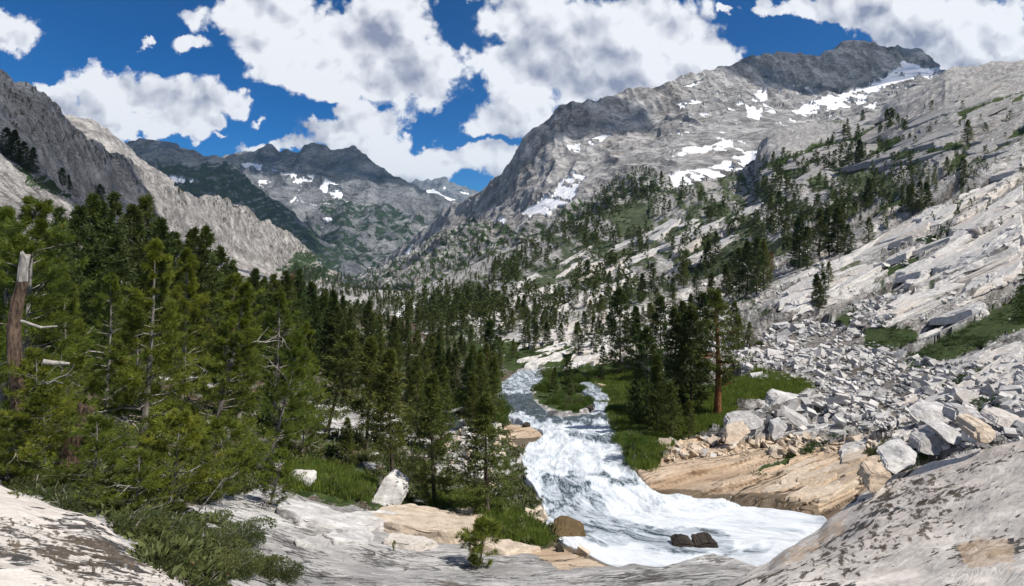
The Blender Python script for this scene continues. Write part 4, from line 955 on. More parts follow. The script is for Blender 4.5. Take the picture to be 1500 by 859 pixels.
def scatter_mesh(name, protos, items, mat, **props):
    """items: (x,y,z,scale,rot,sz)"""
    Vs, Fs, Ts = [], [], []; o = 0
    for i, it in enumerate(items):
        V, F, T = protos[i % len(protos)]
        x, y, z, s, a, sz = it
        c, s_ = math.cos(a), math.sin(a)
        v = np.empty_like(V); v[:, 0] = (V[:, 0] * c - V[:, 1] * s_) * s + x; v[:, 1] = (V[:, 0] * s_ + V[:, 1] * c) * s + y; v[:, 2] = V[:, 2] * sz + z
        Vs.append(v); Fs.append(F + o); Ts.append(T); o += len(V)
    return link(name, mk_mesh(name, np.concatenate(Vs), [np.concatenate(Fs)], dict(tint=np.concatenate(Ts)), False, mat), **props)
its = []
ST = np.array(STUFFTREES); ps, hit = surf(ST[:, 0], ST[:, 1])
for p, hh_, q in zip(ps, hit, ST):
    if hh_:
        H = q[2] * p[1] / FOC * 1.15
        its.append((p[0], p[1], p[2] - 0.02 * H, H * 1.15, random.uniform(0, 6.28), H))
scatter_mesh('distant_forest', SP, its, M_FIR, kind='stuff', label='far dark conifers scattered over slopes and valley floor')

# --- shrubs
def shrub(seed, lobes, n, ntri, tl, tw, flat=0.55):
    r = np.random.default_rng(seed); Cs = []
    for k in range(lobes):
        c = np.array([r.uniform(-.6, .6), r.uniform(-.5, .5), 0.0]); R_ = r.uniform(0.35, 0.65)
        d = r.normal(size=(n // lobes, 3)); d[:, 2] = np.abs(d[:, 2]); d /= np.linalg.norm(d, axis=1)[:, None]
        Cs.append(c + d * R_ * (0.5 + 0.5 * r.random((len(d), 1)) ** 0.4) * np.array([1, 1, flat * 1.4]))
    C = np.concatenate(Cs); A = C / (np.linalg.norm(C, axis=1)[:, None] + 1e-6) + np.array([0, 0, 0.5])
    return tufts(C, A, ntri, tl, tw, r, 0.7)
SH = [shrub(i, 6, 1700, 7, 0.055, 0.024) for i in range(3)]
SHM = {}
for nm, mat in (('willow', M_WILLOW), ('brush', M_BRUSH)):
    SHM[nm] = [mk_mesh('foliage', V, [F], dict(tint=T), False, mat) for V, F, T in SH]
    SHM[nm + '_stem'] = []
    for i in range(3):
        r = np.random.default_rng(i + 50); parts = []
        for k in range(14):
            a = r.uniform(0, 6.28); e = np.array([math.cos(a) * r.uniform(.2, .8), math.sin(a) * r.uniform(.2, .7), r.uniform(.2, .5)])
            parts.append(tube([np.array([0, 0, -0.05]), e * 0.5 + r.normal(size=3) * .05, e], [0.025, 0.015, 0.006], 4))
        V, F = merge(parts); SHM[nm + '_stem'].append(mk_mesh('stem', V, [F], None, True, M_BARK if nm == 'brush' else M_DARKBARK))
nsh = 0
def put_shrub(name, kind, px, py, wpx, hpx, label, group=None):
    global nsh
    p = surf1(px, py)
    if p is None: return
    root = bpy.data.objects.new(name, None); COL.objects.link(root); k = p[1] / FOC
    root.location = (p[0], p[1], p[2] - 0.05 * hpx * k); root.scale = (wpx * k / 2, wpx * k / 2, hpx * k / 0.75); root.rotation_euler = (0, 0, random.uniform(0, 6.28))
    root['label'] = label; root['category'] = 'shrub'
    if group: root['group'] = group
    i = nsh % 3; nsh += 1
    link('foliage', SHM[kind][i], root); link('stem', SHM[kind + '_stem'][i], root)
put_shrub('willow_shrub', 'brush', 1312, 668, 62, 40, 'round grey green shrub growing between the boulders above the orange slabs')
put_shrub('willow_shrub', 'brush', 1280, 664, 34, 14, 'low spreading shrub at the left foot of the round grey green one')
put_shrub('willow_shrub', 'willow', 755, 578, 36, 14, 'small willow island in the left channel of the rapids')
put_shrub('willow_shrub', 'brush', 1115, 505, 26, 14, 'dull bush at the upper left corner of the talus')
for px, py in sample_poly([(792,548),(862,548),(870,590),(850,602),(812,600),(786,584)], 26, rng):
    put_shrub('willow_shrub', 'willow', px, py, random.uniform(26, 44), random.uniform(15, 25), 'bright willow shrub on the island that splits the rapids', 'willows on the island')
for px, py in sample_poly([(885,560),(935,545),(960,565),(985,620),(955,680),(930,680),(905,640),(886,600)], 40, rng, ):
    put_shrub('willow_shrub', 'willow', px, py, random.uniform(28, 52), random.uniform(12, 22), 'bright willow shrub on the right bank of the rapids', 'willows on the right bank')
for px, py in sample_poly([(640,560),(735,560),(745,620),(700,640),(640,620),(600,600)], 34, rng):
    put_shrub('willow_shrub', 'willow', px, py, random.uniform(28, 52), random.uniform(14, 26), 'leafy willow shrub in the hollow on the left bank of the rapids', 'willows in the left bank hollow')
for px, py in sample_poly([(455,650),(560,690),(640,735),(640,700),(600,660),(520,640)], 14, rng):
    put_shrub('willow_shrub', 'brush', px, py, random.uniform(40, 70), random.uniform(18, 34), 'dark dull shrub among the pine trunks above the bright grass', 'shrubs under the middle pines')
for px, py in sample_poly([(0,700),(80,700),(200,745),(330,760),(400,800),(445,859),(300,870),(200,800),(110,750),(0,715)], 34, rng):
    put_shrub('low_shrub', 'brush', px, py, random.uniform(60, 110), random.uniform(22, 38), 'low tangled shrub in the brush band along the left lichen slab', 'low shrubs along the left slab')
for px, py in sample_poly([(640,715),(700,715),(745,750),(800,795),(740,785),(700,765),(650,750)], 9, rng):
    put_shrub('willow_shrub', 'willow', px, py, random.uniform(26, 44), random.uniform(10, 18), 'small leafy shrub around the foot of the lone bank pine', 'shrubs below the lone bank pine')
# --- ground cover nobody could count
def cover(name, polys, n, protos, mat, size, r, label, hs=1.0, thr=None, jit=0.5):
    its = []
    ar = [abs(sum(p[i][0] * p[(i + 1) % len(p)][1] - p[(i + 1) % len(p)][0] * p[i][1] for i in range(len(p)))) for p in polys]
    for poly, a in zip(polys, ar):
        pts = np.array(sample_poly(poly, max(4, int(n * a / sum(ar))), r))
        if thr is not None:
            pts = pts[fbm(np.stack([pts[:, 0] / 40, pts[:, 1] / 20, 0 * pts[:, 0] + 2], -1), 3, 17) > thr]
        p, hit = surf(pts[:, 0], pts[:, 1])
        for q, h_ in zip(p, hit):
            if h_:
                s = size(q[1]) * r.uniform(1 - jit, 1 + jit); its.append((q[0], q[1], q[2] - 0.04 * s, s, r.uniform(0, 6.28), s * hs))
    scatter_mesh(name, protos, its, mat, kind='stuff', label=label)
def blades(seed, n=26):
    r = np.random.default_rng(seed); C = np.stack([r.uniform(-.5, .5, n), r.uniform(-.5, .5, n), np.zeros(n)], -1)
    return tufts(C, np.tile([[0, 0, 1.6]], (n, 1)), 2, 0.5, 0.05, r, 0.35)
GRP = [blades(i) for i in range(4)]
cover('grass', P_GRASS + [P_GREEN[1], P_GREEN[5]], 6000, GRP, M_GRASS, lambda d: 0.5 + d * 0.006, rng, 'bright green grass in the damp hollows by the stream')
CVP = [shrub(i + 20, 3, 34, 3, 0.26, 0.16) for i in range(4)]
cover('undergrowth', [P_LEFT], 3600, CVP, M_BRUSH, lambda d: 0.35 + d * 0.012, rng, 'low brush covering the forest floor on the left', thr=-0.25)
cover('slope_brush', [P_MID] + [P_GREEN[0]] + P_GREEN[3:], 7500, CVP, M_FARVEG, lambda d: 0.35 + d * 0.0036, rng, 'dark green brush patches on the slope', thr=-0.1, hs=0.8)

# --- snag, stump, logs
def snag(name, pts, rads, label, cat, mat, top=None, sides=12, seed=0):
    r = np.random.default_rng(seed)
    V, F = tube(pts, rads, sides)
    n = len(pts)
    V = V + r.normal(size=V.shape) * np.repeat(rads, sides)[:, None] * 0.10
    # splintered top: raise alternate points of the last ring
    V[-sides:, 2] += r.uniform(-0.1, 0.5, sides) * rads[-1] * 3
    V = np.concatenate([V, V[-sides:].mean(0)[None]]); c = len(V) - 1
    cap = np.array([[(n - 1) * sides + k, (n - 1) * sides + (k + 1) % sides, c] for k in range(sides)])
    base = np.asarray(pts[0])
    root = bpy.data.objects.new(name, None); COL.objects.link(root); root.location = base
    root['label'] = label; root['category'] = cat
    Vl = V - base
    if top is None: link('trunk', mk_mesh('trunk', Vl, [F, cap], None, False, mat), root)
    else:
        k = top; lowF = F[(F.min(1) < k * sides)]; hiF = F[(F.min(1) >= k * sides)]
        link('trunk', mk_mesh('trunk', Vl, [lowF], None, False, mat), root)
        link('bare_top', mk_mesh('bare_top', Vl, [hiF, cap], None, False, M_DEAD), root)
    return root
def pxp(px, py, d): return np.array([(px - CX) / FOC * d, d, (HY - py) / FOC * d])
d = 18.0
snag('broken_snag', [pxp(30,640,d), pxp(26,560,d), pxp(22,520,d), pxp(20,480,d), pxp(26,440,d), pxp(33,412,d), pxp(34,395,d), pxp(37,376,d)], np.array([9.5,9,8.7,8.2,7.6,6.5,6,5.5]) * d / FOC, 'broken snag with rough brown bark and a bare grey splintered top at far left', 'snag', M_SNAG, top=5, seed=1)
d = 17.0
snag('tree_stump', [pxp(98,690,d), pxp(104,665,d), pxp(112,640,d), pxp(121,618,d), pxp(127,603,d)], np.array([13,12,11,10,9]) * d / FOC, 'short leaning broken stump with reddish torn wood among low pines', 'stump', M_SNAG, seed=2)
for (a, b_, c_, d, rd, lab) in [((62,530),(80,532),(102,533),16,4,'thick bleached dead limb lying level beside the broken snag'),((30,470),(60,480),(84,478),15.2,2.2,'curved bleached dead limb arching right from the broken snag'),
                                ((255,780),(290,750),(330,700),17,1.6,'thin bleached pole leaning in the brush behind the middle slab')]:
    V, F = tube([pxp(*a, d), pxp(*b_, d + .2), pxp(*c_, d + .4)], np.array([rd, rd * .9, rd * .5]) * d / FOC, 7)
    o = link('dead_limb', mk_mesh('dead_limb', V, [F], None, True, M_DEAD), label=lab, category='dead branch')
d = 33
V, F = tube([pxp(500,702,34), pxp(530,712,33.5), pxp(552,716,33)], np.array([3, 3.2, 2.4]) * 34 / FOC, 8)
link('fallen_log', mk_mesh('fallen_log', V, [F], None, True, M_DEAD), label='grey fallen log lying in the grass left of the wedge boulder', category='log')
# ================================================================ ROCKS
def rock_obj_mat(name, light, dark, warm):
    m, nt, out = new_mat(name)
    tc = nt.new('ShaderNodeTexCoord').outputs['Object']; P = nt.new('ShaderNodeNewGeometry').outputs['Position']
    oi = nt.new('ShaderNodeObjectInfo').outputs['Random']; tint = nt.attr('tint')
    n = nt.noise(P, 1.3, 9, 0.7); n2 = nt.noise(P, 5.0, 7, 0.7)
    rnd = nt.math('FRACT', nt.math('ADD', oi, tint))
    c = nt.mix(nt.step(n, 0.35, 0.65), dark, light)
    c = nt.mix(nt.math('MULTIPLY', nt.step(rnd, 0.55, 1.0), 0.6), c, warm)
    c = nt.mix(nt.step(n2, 0.56, 0.66, 0, 0.55), c, (dark[0] * .35, dark[1] * .35, dark[2] * .35))
    principled(nt, out, c, 0.92, 0.15, bump(nt, n2, 0.5, 0.05))
    return m
M_ROCK = rock_obj_mat('boulder_granite', (0.56, 0.545, 0.53), (0.34, 0.33, 0.325), (0.30, 0.285, 0.27))
M_TANR = rock_obj_mat('tan_granite', (0.54, 0.46, 0.37), (0.38, 0.31, 0.24), (0.50, 0.38, 0.27))
M_WHITER = rock_obj_mat('pale_granite', (0.57, 0.555, 0.535), (0.37, 0.355, 0.34), (0.50, 0.44, 0.38))
M_GREYR = rock_obj_mat('grey_ledge_granite', (0.34, 0.33, 0.325), (0.19, 0.185, 0.18), (0.26, 0.24, 0.23))
M_WETR = rock_obj_mat('wet_rock', (0.055, 0.045, 0.035), (0.02, 0.017, 0.015), (0.09, 0.06, 0.03))
M_WETB = rock_obj_mat('wet_brown_rock', (0.105, 0.075, 0.038), (0.035, 0.027, 0.018), (0.12, 0.08, 0.04))
def rock_shape(seed, dims=(1, .75, .5), n=11, bev=0.018, jit=0.15):
    r = np.random.default_rng(seed); bm = bmesh.new()
    pts = []
    for sx in (-1, 1):
        for sy in (-1, 1):
            for sz in (-1, 1): pts.append(np.array([sx, sy, sz]) * (1 - jit * 2.2 * r.random(3)) * 0.5)
    for _ in range(n - 8):
        p = r.normal(size=3); p /= np.linalg.norm(p); pts.append(p * r.uniform(0.42, 0.56))
    for p in pts: bm.verts.new(p * np.array(dims))
    res = bmesh.ops.convex_hull(bm, input=bm.verts[:])
    junk = [v for v in bm.verts if not v.link_faces]; bmesh.ops.delete(bm, geom=junk, context='VERTS')
    bmesh.ops.dissolve_limit(bm, angle_limit=math.radians(14), verts=bm.verts[:], edges=bm.edges[:])
    if bev: bmesh.ops.bevel(bm, geom=bm.edges[:], offset=bev, segments=1, affect='EDGES')
    bmesh.ops.triangulate(bm, faces=bm.faces[:])
    V = np.array([v.co for v in bm.verts]); F = np.array([[l.vert.index for l in f.loops] for f in bm.faces]); 
    bm.verts.index_update()
    F = np.array([[v.index for v in f.verts] for f in bm.faces])
    bm.free(); return V, F
RS = [rock_shape(i, (1, r_[0], r_[1]), 9 + i % 3) for i, r_ in enumerate([(.75,.5),(.6,.35),(.8,.6),(.65,.22),(.7,.45),(.55,.3),(.9,.55),(.6,.5),(.8,.28),(.7,.38)])]
RSM = {}
for nm, mt in (('grey', M_ROCK), ('tan', M_TANR), ('white', M_WHITER), ('wet', M_WETR)):
    RSM[nm] = [mk_mesh('boulder', V, [F], dict(tint=np.zeros(len(V))), False, mt) for V, F in RS]
def boulder(kind, px, py, wpx, hpx, label, group=None, var=None, rot=None, tilt=(0, 0), name='boulder', dz=0.0):
    """px,py: centre of the foot"""
    p = surf1(px, py)
    if p is None: return
    k = p[1] / FOC; v = random.randrange(10) if var is None else var
    me = RSM[kind][v]; V = RS[v][0]
    o = link(name, me, label=label, category='boulder', group=group)
    hz = V[:, 2].max() - V[:, 2].min()
    o.scale = (wpx * k, wpx * k, hpx * k / hz); o.location = (p[0], p[1], p[2] + hpx * k * (0.36 + dz))
    o.rotation_euler = (tilt[0], tilt[1], random.uniform(0, 6.28) if rot is None else rot)
    return o
# boulders with a shape of their own
def roughen(bm, size, seed):
    bmesh.ops.triangulate(bm, faces=[f for f in bm.faces if len(f.verts) > 4])
    for _ in range(3):
        es = [e for e in bm.edges if e.calc_length() > size * 0.16]
        if not es: break
        bmesh.ops.subdivide_edges(bm, edges=es, cuts=1, use_grid_fill=True)
        bmesh.ops.triangulate(bm, faces=[f for f in bm.faces if len(f.verts) > 3])
    bm.verts.ensure_lookup_table()
    V = np.array([v.co for v in bm.verts]); n = 0.10 * perlin(V / size * 1.3, seed) + 0.05 * perlin(V / size * 3.5, seed + 1) + 0.03 * perlin(V / size * 8, seed + 2)
    bm.normal_update()
    for v, k in zip(bm.verts, n): v.co += v.normal * float(k) * size
    bmesh.ops.recalc_face_normals(bm, faces=bm.faces[:])
def block(name, pts_px, d, depth, label, mat, push=(0, 0.0), dsl=0.0, cat='boulder', bev=0.03):
    """outline as seen at distance d, real depth behind it; top edge leans back"""
    cen = np.mean(pts_px, axis=0)
    F_ = np.array([pxp(x, y, d + (cen[1] - y) / FOC * d * dsl) for x, y in pts_px]); B_ = F_ + np.array([push[0], depth, push[1]])
    B_ = B_.mean(0) + (B_ - B_.mean(0)) * 0.85
    c = (F_.mean(0) + B_.mean(0)) / 2
    bm = bmesh.new()
    for p in np.concatenate([F_, B_]) - c: bm.verts.new(p)
    bmesh.ops.convex_hull(bm, input=bm.verts[:])
    bmesh.ops.dissolve_limit(bm, angle_limit=math.radians(10), verts=bm.verts[:], edges=bm.edges[:])
    bmesh.ops.bevel(bm, geom=bm.edges[:], offset=bev, segments=2, affect='EDGES')
    roughen(bm, max(f.calc_length() for f in bm.edges) * 0.5, abs(len(label) * 7 + ord(label[0])) % 97)
    for f in bm.faces: f.smooth = False
    me = bpy.data.meshes.new(name); bm.to_mesh(me); bm.free(); me.materials.append(mat)
    o = link(name, me, label=label, category=cat); o.location = c
    return o
def dat(px, py): return float(surf1(px, py)[1])
block('boulder', [(543,738),(546,730),(562,700),(566,699),(590,716),(589,738),(585,744),(548,744)], dat(566,741), 1.3, 'upright wedge shaped white boulder standing on the slab above the stream', M_WHITER, (0.3, 0.1), 0.5)
block('boulder', [(416,700),(419,696),(450,698),(455,701),(455,714),(440,716),(418,712)], dat(436,713), 0.7, 'small white block lying in the bright grass', M_WHITER, (0.2, 0.1), 0.3)
block('boulder', [(373,684),(376,672),(388,666),(402,672),(409,684),(408,695),(392,700),(376,694)], dat(390,697), 1.2, 'rounded pale boulder at the foot of the leaning pine', M_WHITER, (0, 0), 0.3, bev=0.12)
block('boulder', [(803,790),(812,781),(826,778),(842,784),(857,791),(860,797),(838,800),(812,799)], dat(830,796) - .3, 1.6, 'wet brown boulder at the left edge of the foaming water', M_WETB, (0.2, 0.1), 0.8, bev=0.1)
block('boulder', [(780,766),(786,762),(797,764),(799,771),(786,774)], dat(790,772), 0.5, 'small tan boulder at the left waterline upstream of the wet brown one', M_TANR, bev=0.06)
block('boulder', [(985,803),(994,797),(1010,798),(1022,801),(1020,807),(995,808)], dat(1005,806) - .4, 1.0, 'left of the two black wet rocks sticking out of the white water', M_WETR, bev=0.08)
block('boulder', [(1018,803),(1028,798),(1046,795),(1055,800),(1054,806),(1025,808)], dat(1038,806) - .4, 1.1, 'right of the two black wet rocks sticking out of the white water', M_WETR, bev=0.08)
def flat_block(outline, th, label, mat, drop=0.4, bev=0.03, tilt=0.0, grow=0.9, group=None, rgh=0.3):
    """a slab lying on the ground: its outline in plan, a real thickness, its foot sunk into the ground"""
    B_ = np.array([surf1(x, y) for x, y in outline]); c0 = B_.mean(0)
    top = B_.copy(); pl = np.linalg.lstsq(np.c_[B_[:, :2], np.ones(len(B_))], B_[:, 2], rcond=None)[0]
    top[:, 2] = np.c_[B_[:, :2], np.ones(len(B_))] @ pl + th * (1 + tilt * np.linspace(-1, 1, len(B_)))
    bot = c0 + (B_ - c0) / grow; bot[:, 2] = top[:, 2] - th - drop
    bm = bmesh.new()
    for p in np.concatenate([top, bot]) - c0: bm.verts.new(p)
    bmesh.ops.convex_hull(bm, input=bm.verts[:])
    bmesh.ops.dissolve_limit(bm, angle_limit=math.radians(5), verts=bm.verts[:], edges=bm.edges[:])
    bmesh.ops.bevel(bm, geom=bm.edges[:], offset=bev, segments=2, affect='EDGES')
    roughen(bm, max(f.calc_length() for f in bm.edges) * rgh, int(outline[0][0]) % 89)
    me = bpy.data.meshes.new('rock_block'); bm.to_mesh(me); bm.free(); me.materials.append(mat)
    o = link('rock_block', me, label=label, category='rock slab', group=group); o.location = c0
flat_block([(405,752),(418,738),(470,750),(520,770),(545,788),(500,786),(440,770)], 0.32, 'long low grey slab block cracked from the middle slab under the grass', M_ROCK)
flat_block([(535,768),(560,752),(600,750),(650,757),(692,768),(688,780),(672,794),(640,794),(590,784)], 0.42, 'broad flat tan block with a square cut end left of the tufted pine', M_TANR)
flat_block([(560,797),(572,787),(620,793),(640,800),(600,804)], 0.22, 'small thin pale slab block lying in front of the broad tan block', M_WHITER)
flat_block([(500,762),(540,752),(575,756),(600,768),(560,776),(520,774)], 0.3, 'pale cracked plate between the long grey block and the wedge boulder', M_WHITER)
flat_block([(640,752),(690,748),(720,760),(700,770),(650,766)], 0.28, 'tan plate at the foot of the lone bank pine', M_TANR)
flat_block([(690,790),(740,796),(790,806),(740,812),(690,806)], 0.22, 'low tan plate between the tufted pine and the water', M_TANR)
flat_block([(430,792),(470,786),(490,794),(460,802),(435,800)], 0.12, 'thinnest grey flake at the left end of the middle slab blocks', M_ROCK)
flat_block([(470,790),(500,780),(545,790),(535,800),(490,798)], 0.2, 'thin grey slab flake on the middle slab left of the small pale one', M_ROCK)
block('boulder', [(1063,628),(1068,616),(1085,611),(1110,610),(1119,616),(1118,628),(1100,632),(1072,632)], dat(1090,631), 2.2, 'long rounded grey boulder on the grass right of the red trunked tree', M_ROCK, (0.2, 0), 0.5, bev=0.12)
block('boulder', [(1062,650),(1066,638),(1095,630),(1100,633),(1085,645),(1078,653)], dat(1078,652), 1.8, 'tan slab boulder tilted up below the long grey boulder', M_TANR, (0.4, 0.3), 0.7)
block('boulder', [(1343,612),(1356,602),(1395,600),(1400,622),(1385,628),(1372,620),(1350,618)], dat(1372,627), 1.6, 'grey slab boulder with a dark broken underside left of the smooth one', M_ROCK, (0.2, 0.3), 0.6)
block('boulder', [(1400,618),(1402,600),(1412,596),(1434,601),(1441,609),(1440,622),(1420,626),(1404,622)], dat(1420,625), 1.6, 'smooth rounded grey boulder on top of the pile at right', M_ROCK, (0, 0), 0.4, bev=0.14)
block('boulder', [(1370,630),(1382,625),(1400,628),(1416,642),(1414,650),(1398,652),(1388,648)], dat(1395,652), 1.4, 'slanting grey boulder with a flat face in the middle of the right pile', M_ROCK, (0, .2), 0.8)
block('boulder', [(1346,662),(1348,648),(1366,638),(1380,642),(1384,656),(1380,668),(1360,668)], dat(1366,668), 1.2, 'grey cube like boulder with a pale top next to the round shrub', M_ROCK, (0, .2), 0.4, bev=.06)
block('boulder', [(1432,650),(1430,632),(1440,624),(1462,628),(1464,640),(1456,652),(1444,654)], dat(1446,654), 1.0, 'tan pedestal shaped boulder near the right edge', M_TANR, (0, .2), 0.4, bev=.1)
block('boulder', [(1458,622),(1462,612),(1485,608),(1497,612),(1496,622),(1480,632),(1468,626)], dat(1478,631), 1.4, 'pale tan boulder at the right edge above the pedestal boulder', M_WHITER, (0, .2), 0.5, bev=.08)
block('boulder', [(1298,688),(1300,680),(1330,664),(1345,664),(1340,680),(1312,696)], dat(1320,696), 1.0, 'long dark sided block resting on the slab crest below the shrub', M_ROCK, (0.2, 0.2), 0.6)
block('boulder', [(1272,720),(1273,700),(1278,694),(1304,692),(1306,700),(1290,716),(1282,724)], dat(1288,722), 0.9, 'square tan block perched at the edge of the right slab', M_TANR, (0.2, 0.1), 0.3, bev=.03)
block('boulder', [(1128,668),(1132,660),(1146,656),(1148,662),(1146,672),(1136,672)], dat(1138,672), 0.9, 'single brown cube boulder on the orange slabs', M_TANR, (0.1, 0.1), 0.4)
block('boulder', [(1130,605),(1134,588),(1142,580),(1190,590),(1192,600),(1170,603),(1140,606)], dat(1160,606), 2.2, 'big flat topped grey block at the lower left of the talus', M_ROCK, (0, .3), 0.8)
block('boulder', [(1130,640),(1134,624),(1150,618),(1154,626),(1146,642),(1134,646)], dat(1142,646), 1.4, 'upright brownish boulder left of the talus foot', M_ROCK, (0.2, 0.1), 0.3)
block('boulder', [(1144,606),(1150,602),(1186,622),(1186,628),(1170,628)], dat(1168,629), 1.4, 'thin tilted slab propped below the flat topped grey block', M_ROCK, (0.4, 0.3), 0.6)
# counted talus blocks: the largest, then the rest as one mass
r3 = np.random.default_rng(31)
def rows_of(poly, n, size, kind, label, group, hk=(0.28, 0.6)):
    pts = sorted(sample_poly(poly, n, r3), key=lambda q: q[1])
    for px, py in pts:
        s = size(px, py) * r3.uniform(0.65, 1.5)
        boulder(random.choice(kind), px, py, s, s * r3.uniform(*hk), label, group, tilt=(r3.uniform(-.6, .5), r3.uniform(-.5, .6)))
rows_of([(1335,600),(1500,575),(1500,640),(1440,655),(1350,672),(1300,690),(1325,650),(1340,625)], 46, lambda x, y: 20, ['grey', 'grey', 'white'], 'grey angular block in the coarse pile along the crest of the right slab', 'blocks along the right slab crest')
rows_of([(1120,590),(1200,575),(1320,560),(1500,545),(1500,580),(1330,600),(1230,640),(1150,640),(1110,620)], 95, lambda x, y: 14, ['grey', 'grey', 'white'], 'grey angular block at the coarse lower edge of the talus', 'blocks at the talus foot')
rows_of([(1085,545),(1150,505),(1290,510),(1400,545),(1300,570),(1190,585),(1185,560)], 80, lambda x, y: 10.5, ['grey', 'white', 'grey'], 'angular block in the middle of the grey talus field', 'blocks in the middle of the talus')
rows_of([(960,650),(1060,640),(1110,650),(1060,668),(960,675)], 34, lambda x, y: 12, ['tan', 'tan', 'white'], 'tan slabby block in the rubble left of the orange slabs', 'tan rubble by the willows', (0.18, 0.4))
rows_of([(655,620),(720,620),(738,650),(735,700),(700,720),(660,690)], 26, lambda x, y: 17, ['white'], 'white block scattered behind the lone bank pine', 'white blocks behind the lone bank pine')
rows_of([(790,750),(800,790),(860,815),(840,820),(780,790),(740,760),(760,745)], 14, lambda x, y: 17, ['tan', 'tan', 'wet'], 'tan rock along the left waterline of the foaming pool', 'rocks along the left waterline')
rows_of([(742,552),(800,600),(870,610),(900,640),(880,650),(800,640),(750,610)], 22, lambda x, y: 11, ['wet', 'tan'], 'small wet rock breaking the rapids', 'rocks in the rapids') if False else None
for px, py in [(752,572),(770,556),(762,590),(778,602),(800,614),(830,616),(858,612),(790,628),(745,608),(905,655),(922,690),(912,668),(905,628),(880,566),(876,556),(895,590),(900,612),(748,585),(760,600),(772,586),(785,606),(742,575),(815,622),(842,628),(870,640),(800,640),(885,618),(862,600),(776,566),(756,615),(825,640),(880,652),(770,624),(905,668),(880,600)]:
    boulder('wet' if px < 880 else 'tan', px, py, random.uniform(9, 17), random.uniform(4, 8), 'small rock breaking the rapids or lining their edge', 'small rocks in the rapids')
def mass(name, polys, n, size, mat, label, flat=(0.2, 0.45), dens=None):
    Vs, Fs, Ts = [], [], []; o = 0
    ar = [abs(sum(p[i][0] * p[(i + 1) % len(p)][1] - p[(i + 1) % len(p)][0] * p[i][1] for i in range(len(p)))) for p in polys]
    SM = [rock_shape(i + 40, (1, .7, .45), 8, 0, 0.2) for i in range(12)]
    for poly, a in zip(polys, ar):
        pts = np.array(sample_poly(poly, max(5, int(n * a / sum(ar))), r3))
        if dens is not None:
            pts = pts[fbm(np.stack([pts[:, 0] / 35, pts[:, 1] / 16, 0 * pts[:, 0] + 6], -1), 3, 27) > dens]
        p, hit = surf(pts[:, 0], pts[:, 1])
        for q, h_ in zip(p, hit):
            if not h_: continue
            V, F = SM[r3.integers(12)]
            s = size(q[1]) * q[1] / FOC * np.exp(r3.normal() * 0.65)
            M = np.array(Matrix.Rotation(r3.uniform(0, 6.28), 3, 'Z') @ Matrix.Rotation(r3.uniform(-.8, .8), 3, 'X') @ Matrix.Rotation(r3.uniform(-.7, .7), 3, 'Y'))
            v = (V * np.array([1, 1, r3.uniform(*flat) * 2])) @ M.T * s + q + np.array([0, 0, s * 0.08])
            Vs.append(v); Fs.append(F + o); Ts.append(np.full(len(V), r3.random())); o += len(V)
    link(name, mk_mesh(name, np.concatenate(Vs), [np.concatenate(Fs)], dict(tint=np.concatenate(Ts)), False, mat), kind='stuff', label=label)
mass('rubble', P_TALUS, 11000, lambda d: 4.0, M_ROCK, 'fine grey rubble filling the talus field', dens=-0.3)
mass('slope_rubble', [[(1000,420),(1120,400),(1260,380),(1450,300),(1500,300),(1500,420),(1380,480),(1280,440),(1200,460),(1100,480),(1040,480)], [(640,470),(760,420),(880,380),(960,400),(900,440),(760,480)]], 2200, lambda d: 3.8, M_WHITER, 'loose pale rubble lying on the right slope', dens=0.05)
mass('bank_rubble', [[(935,655),(1060,640),(1130,650),(1060,670),(940,680)], [(640,640),(735,620),(740,720),(690,735)], [(1100,640),(1300,640),(1290,660),(1130,668)]], 700, lambda d: 5.5, M_TANR, 'tan rubble beside the stream', dens=-0.2, flat=(0.2, 0.4))

def plates(poly, n, ln, wd, thp, mat, label, group, seed, ang=(-32, -18)):
    r = np.random.default_rng(seed)
    for cx, cy in sample_poly(poly, n, r):
        a = math.radians(r.uniform(*ang)); L = r.uniform(*ln) / 2; W_ = r.uniform(*wd) / 2
        u = np.array([math.cos(a), math.sin(a)]); v = np.array([-u[1] * 0.35, 1.0]); c = np.array([cx, cy])
        shp_ = [(-1, -.1), (-.75, -.9), (-.1, -1.05), (.6, -.9), (1, -.3), (.9, .5), (.3, 1), (-.5, .9), (-.9, .5)]
        out = [tuple(c + u * L * p * r.uniform(.8, 1.1) + v * W_ * q * r.uniform(.7, 1.1)) for p, q in shp_]
        P_ = np.array([surf1(x, y) for x, y in out])
        if any(p is None for p in P_) or P_[:, 1].max() > P_[:, 1].min() * 1.6: continue
        d_ = P_[:, 1].mean()
        flat_block(out, r.uniform(*thp) * d_ / FOC, label, mat, drop=6 * d_ / FOC, bev=0.4 * d_ / FOC, group=group, rgh=0.12)
plates([(1120,690),(1190,668),(1290,668),(1290,690),(1255,735),(1200,735),(1140,715)], 26, (30, 80), (6, 14), (1.5, 4.5), M_TANR, 'long tan bedrock plate stepping down to the white water', 'tan plates above the pool', 1, (-30, -14))
plates([(1200,660),(1330,610),(1340,640),(1300,660)], 12, (30, 80), (5, 11), (1.5, 3.5), M_WHITER, 'long pale bedrock plate between the orange slabs and the boulder pile', 'pale plates above the orange slabs', 2)
plates([(1290,470),(1370,380),(1500,270),(1500,400),(1420,455),(1340,470)], 44, (50, 150), (7, 20), (2, 5), M_WHITER, 'long pale bedrock slab dipping across the right slope near the photo edge', 'long slabs on the right slope', 3)
plates([(1130,420),(1250,370),(1370,310),(1500,230),(1500,270),(1330,390),(1230,440),(1150,455)], 40, (35, 110), (5, 13), (1.5, 4), M_WHITER, 'narrow pale slab on the right slope above the talus', 'narrow slabs above the talus', 4)
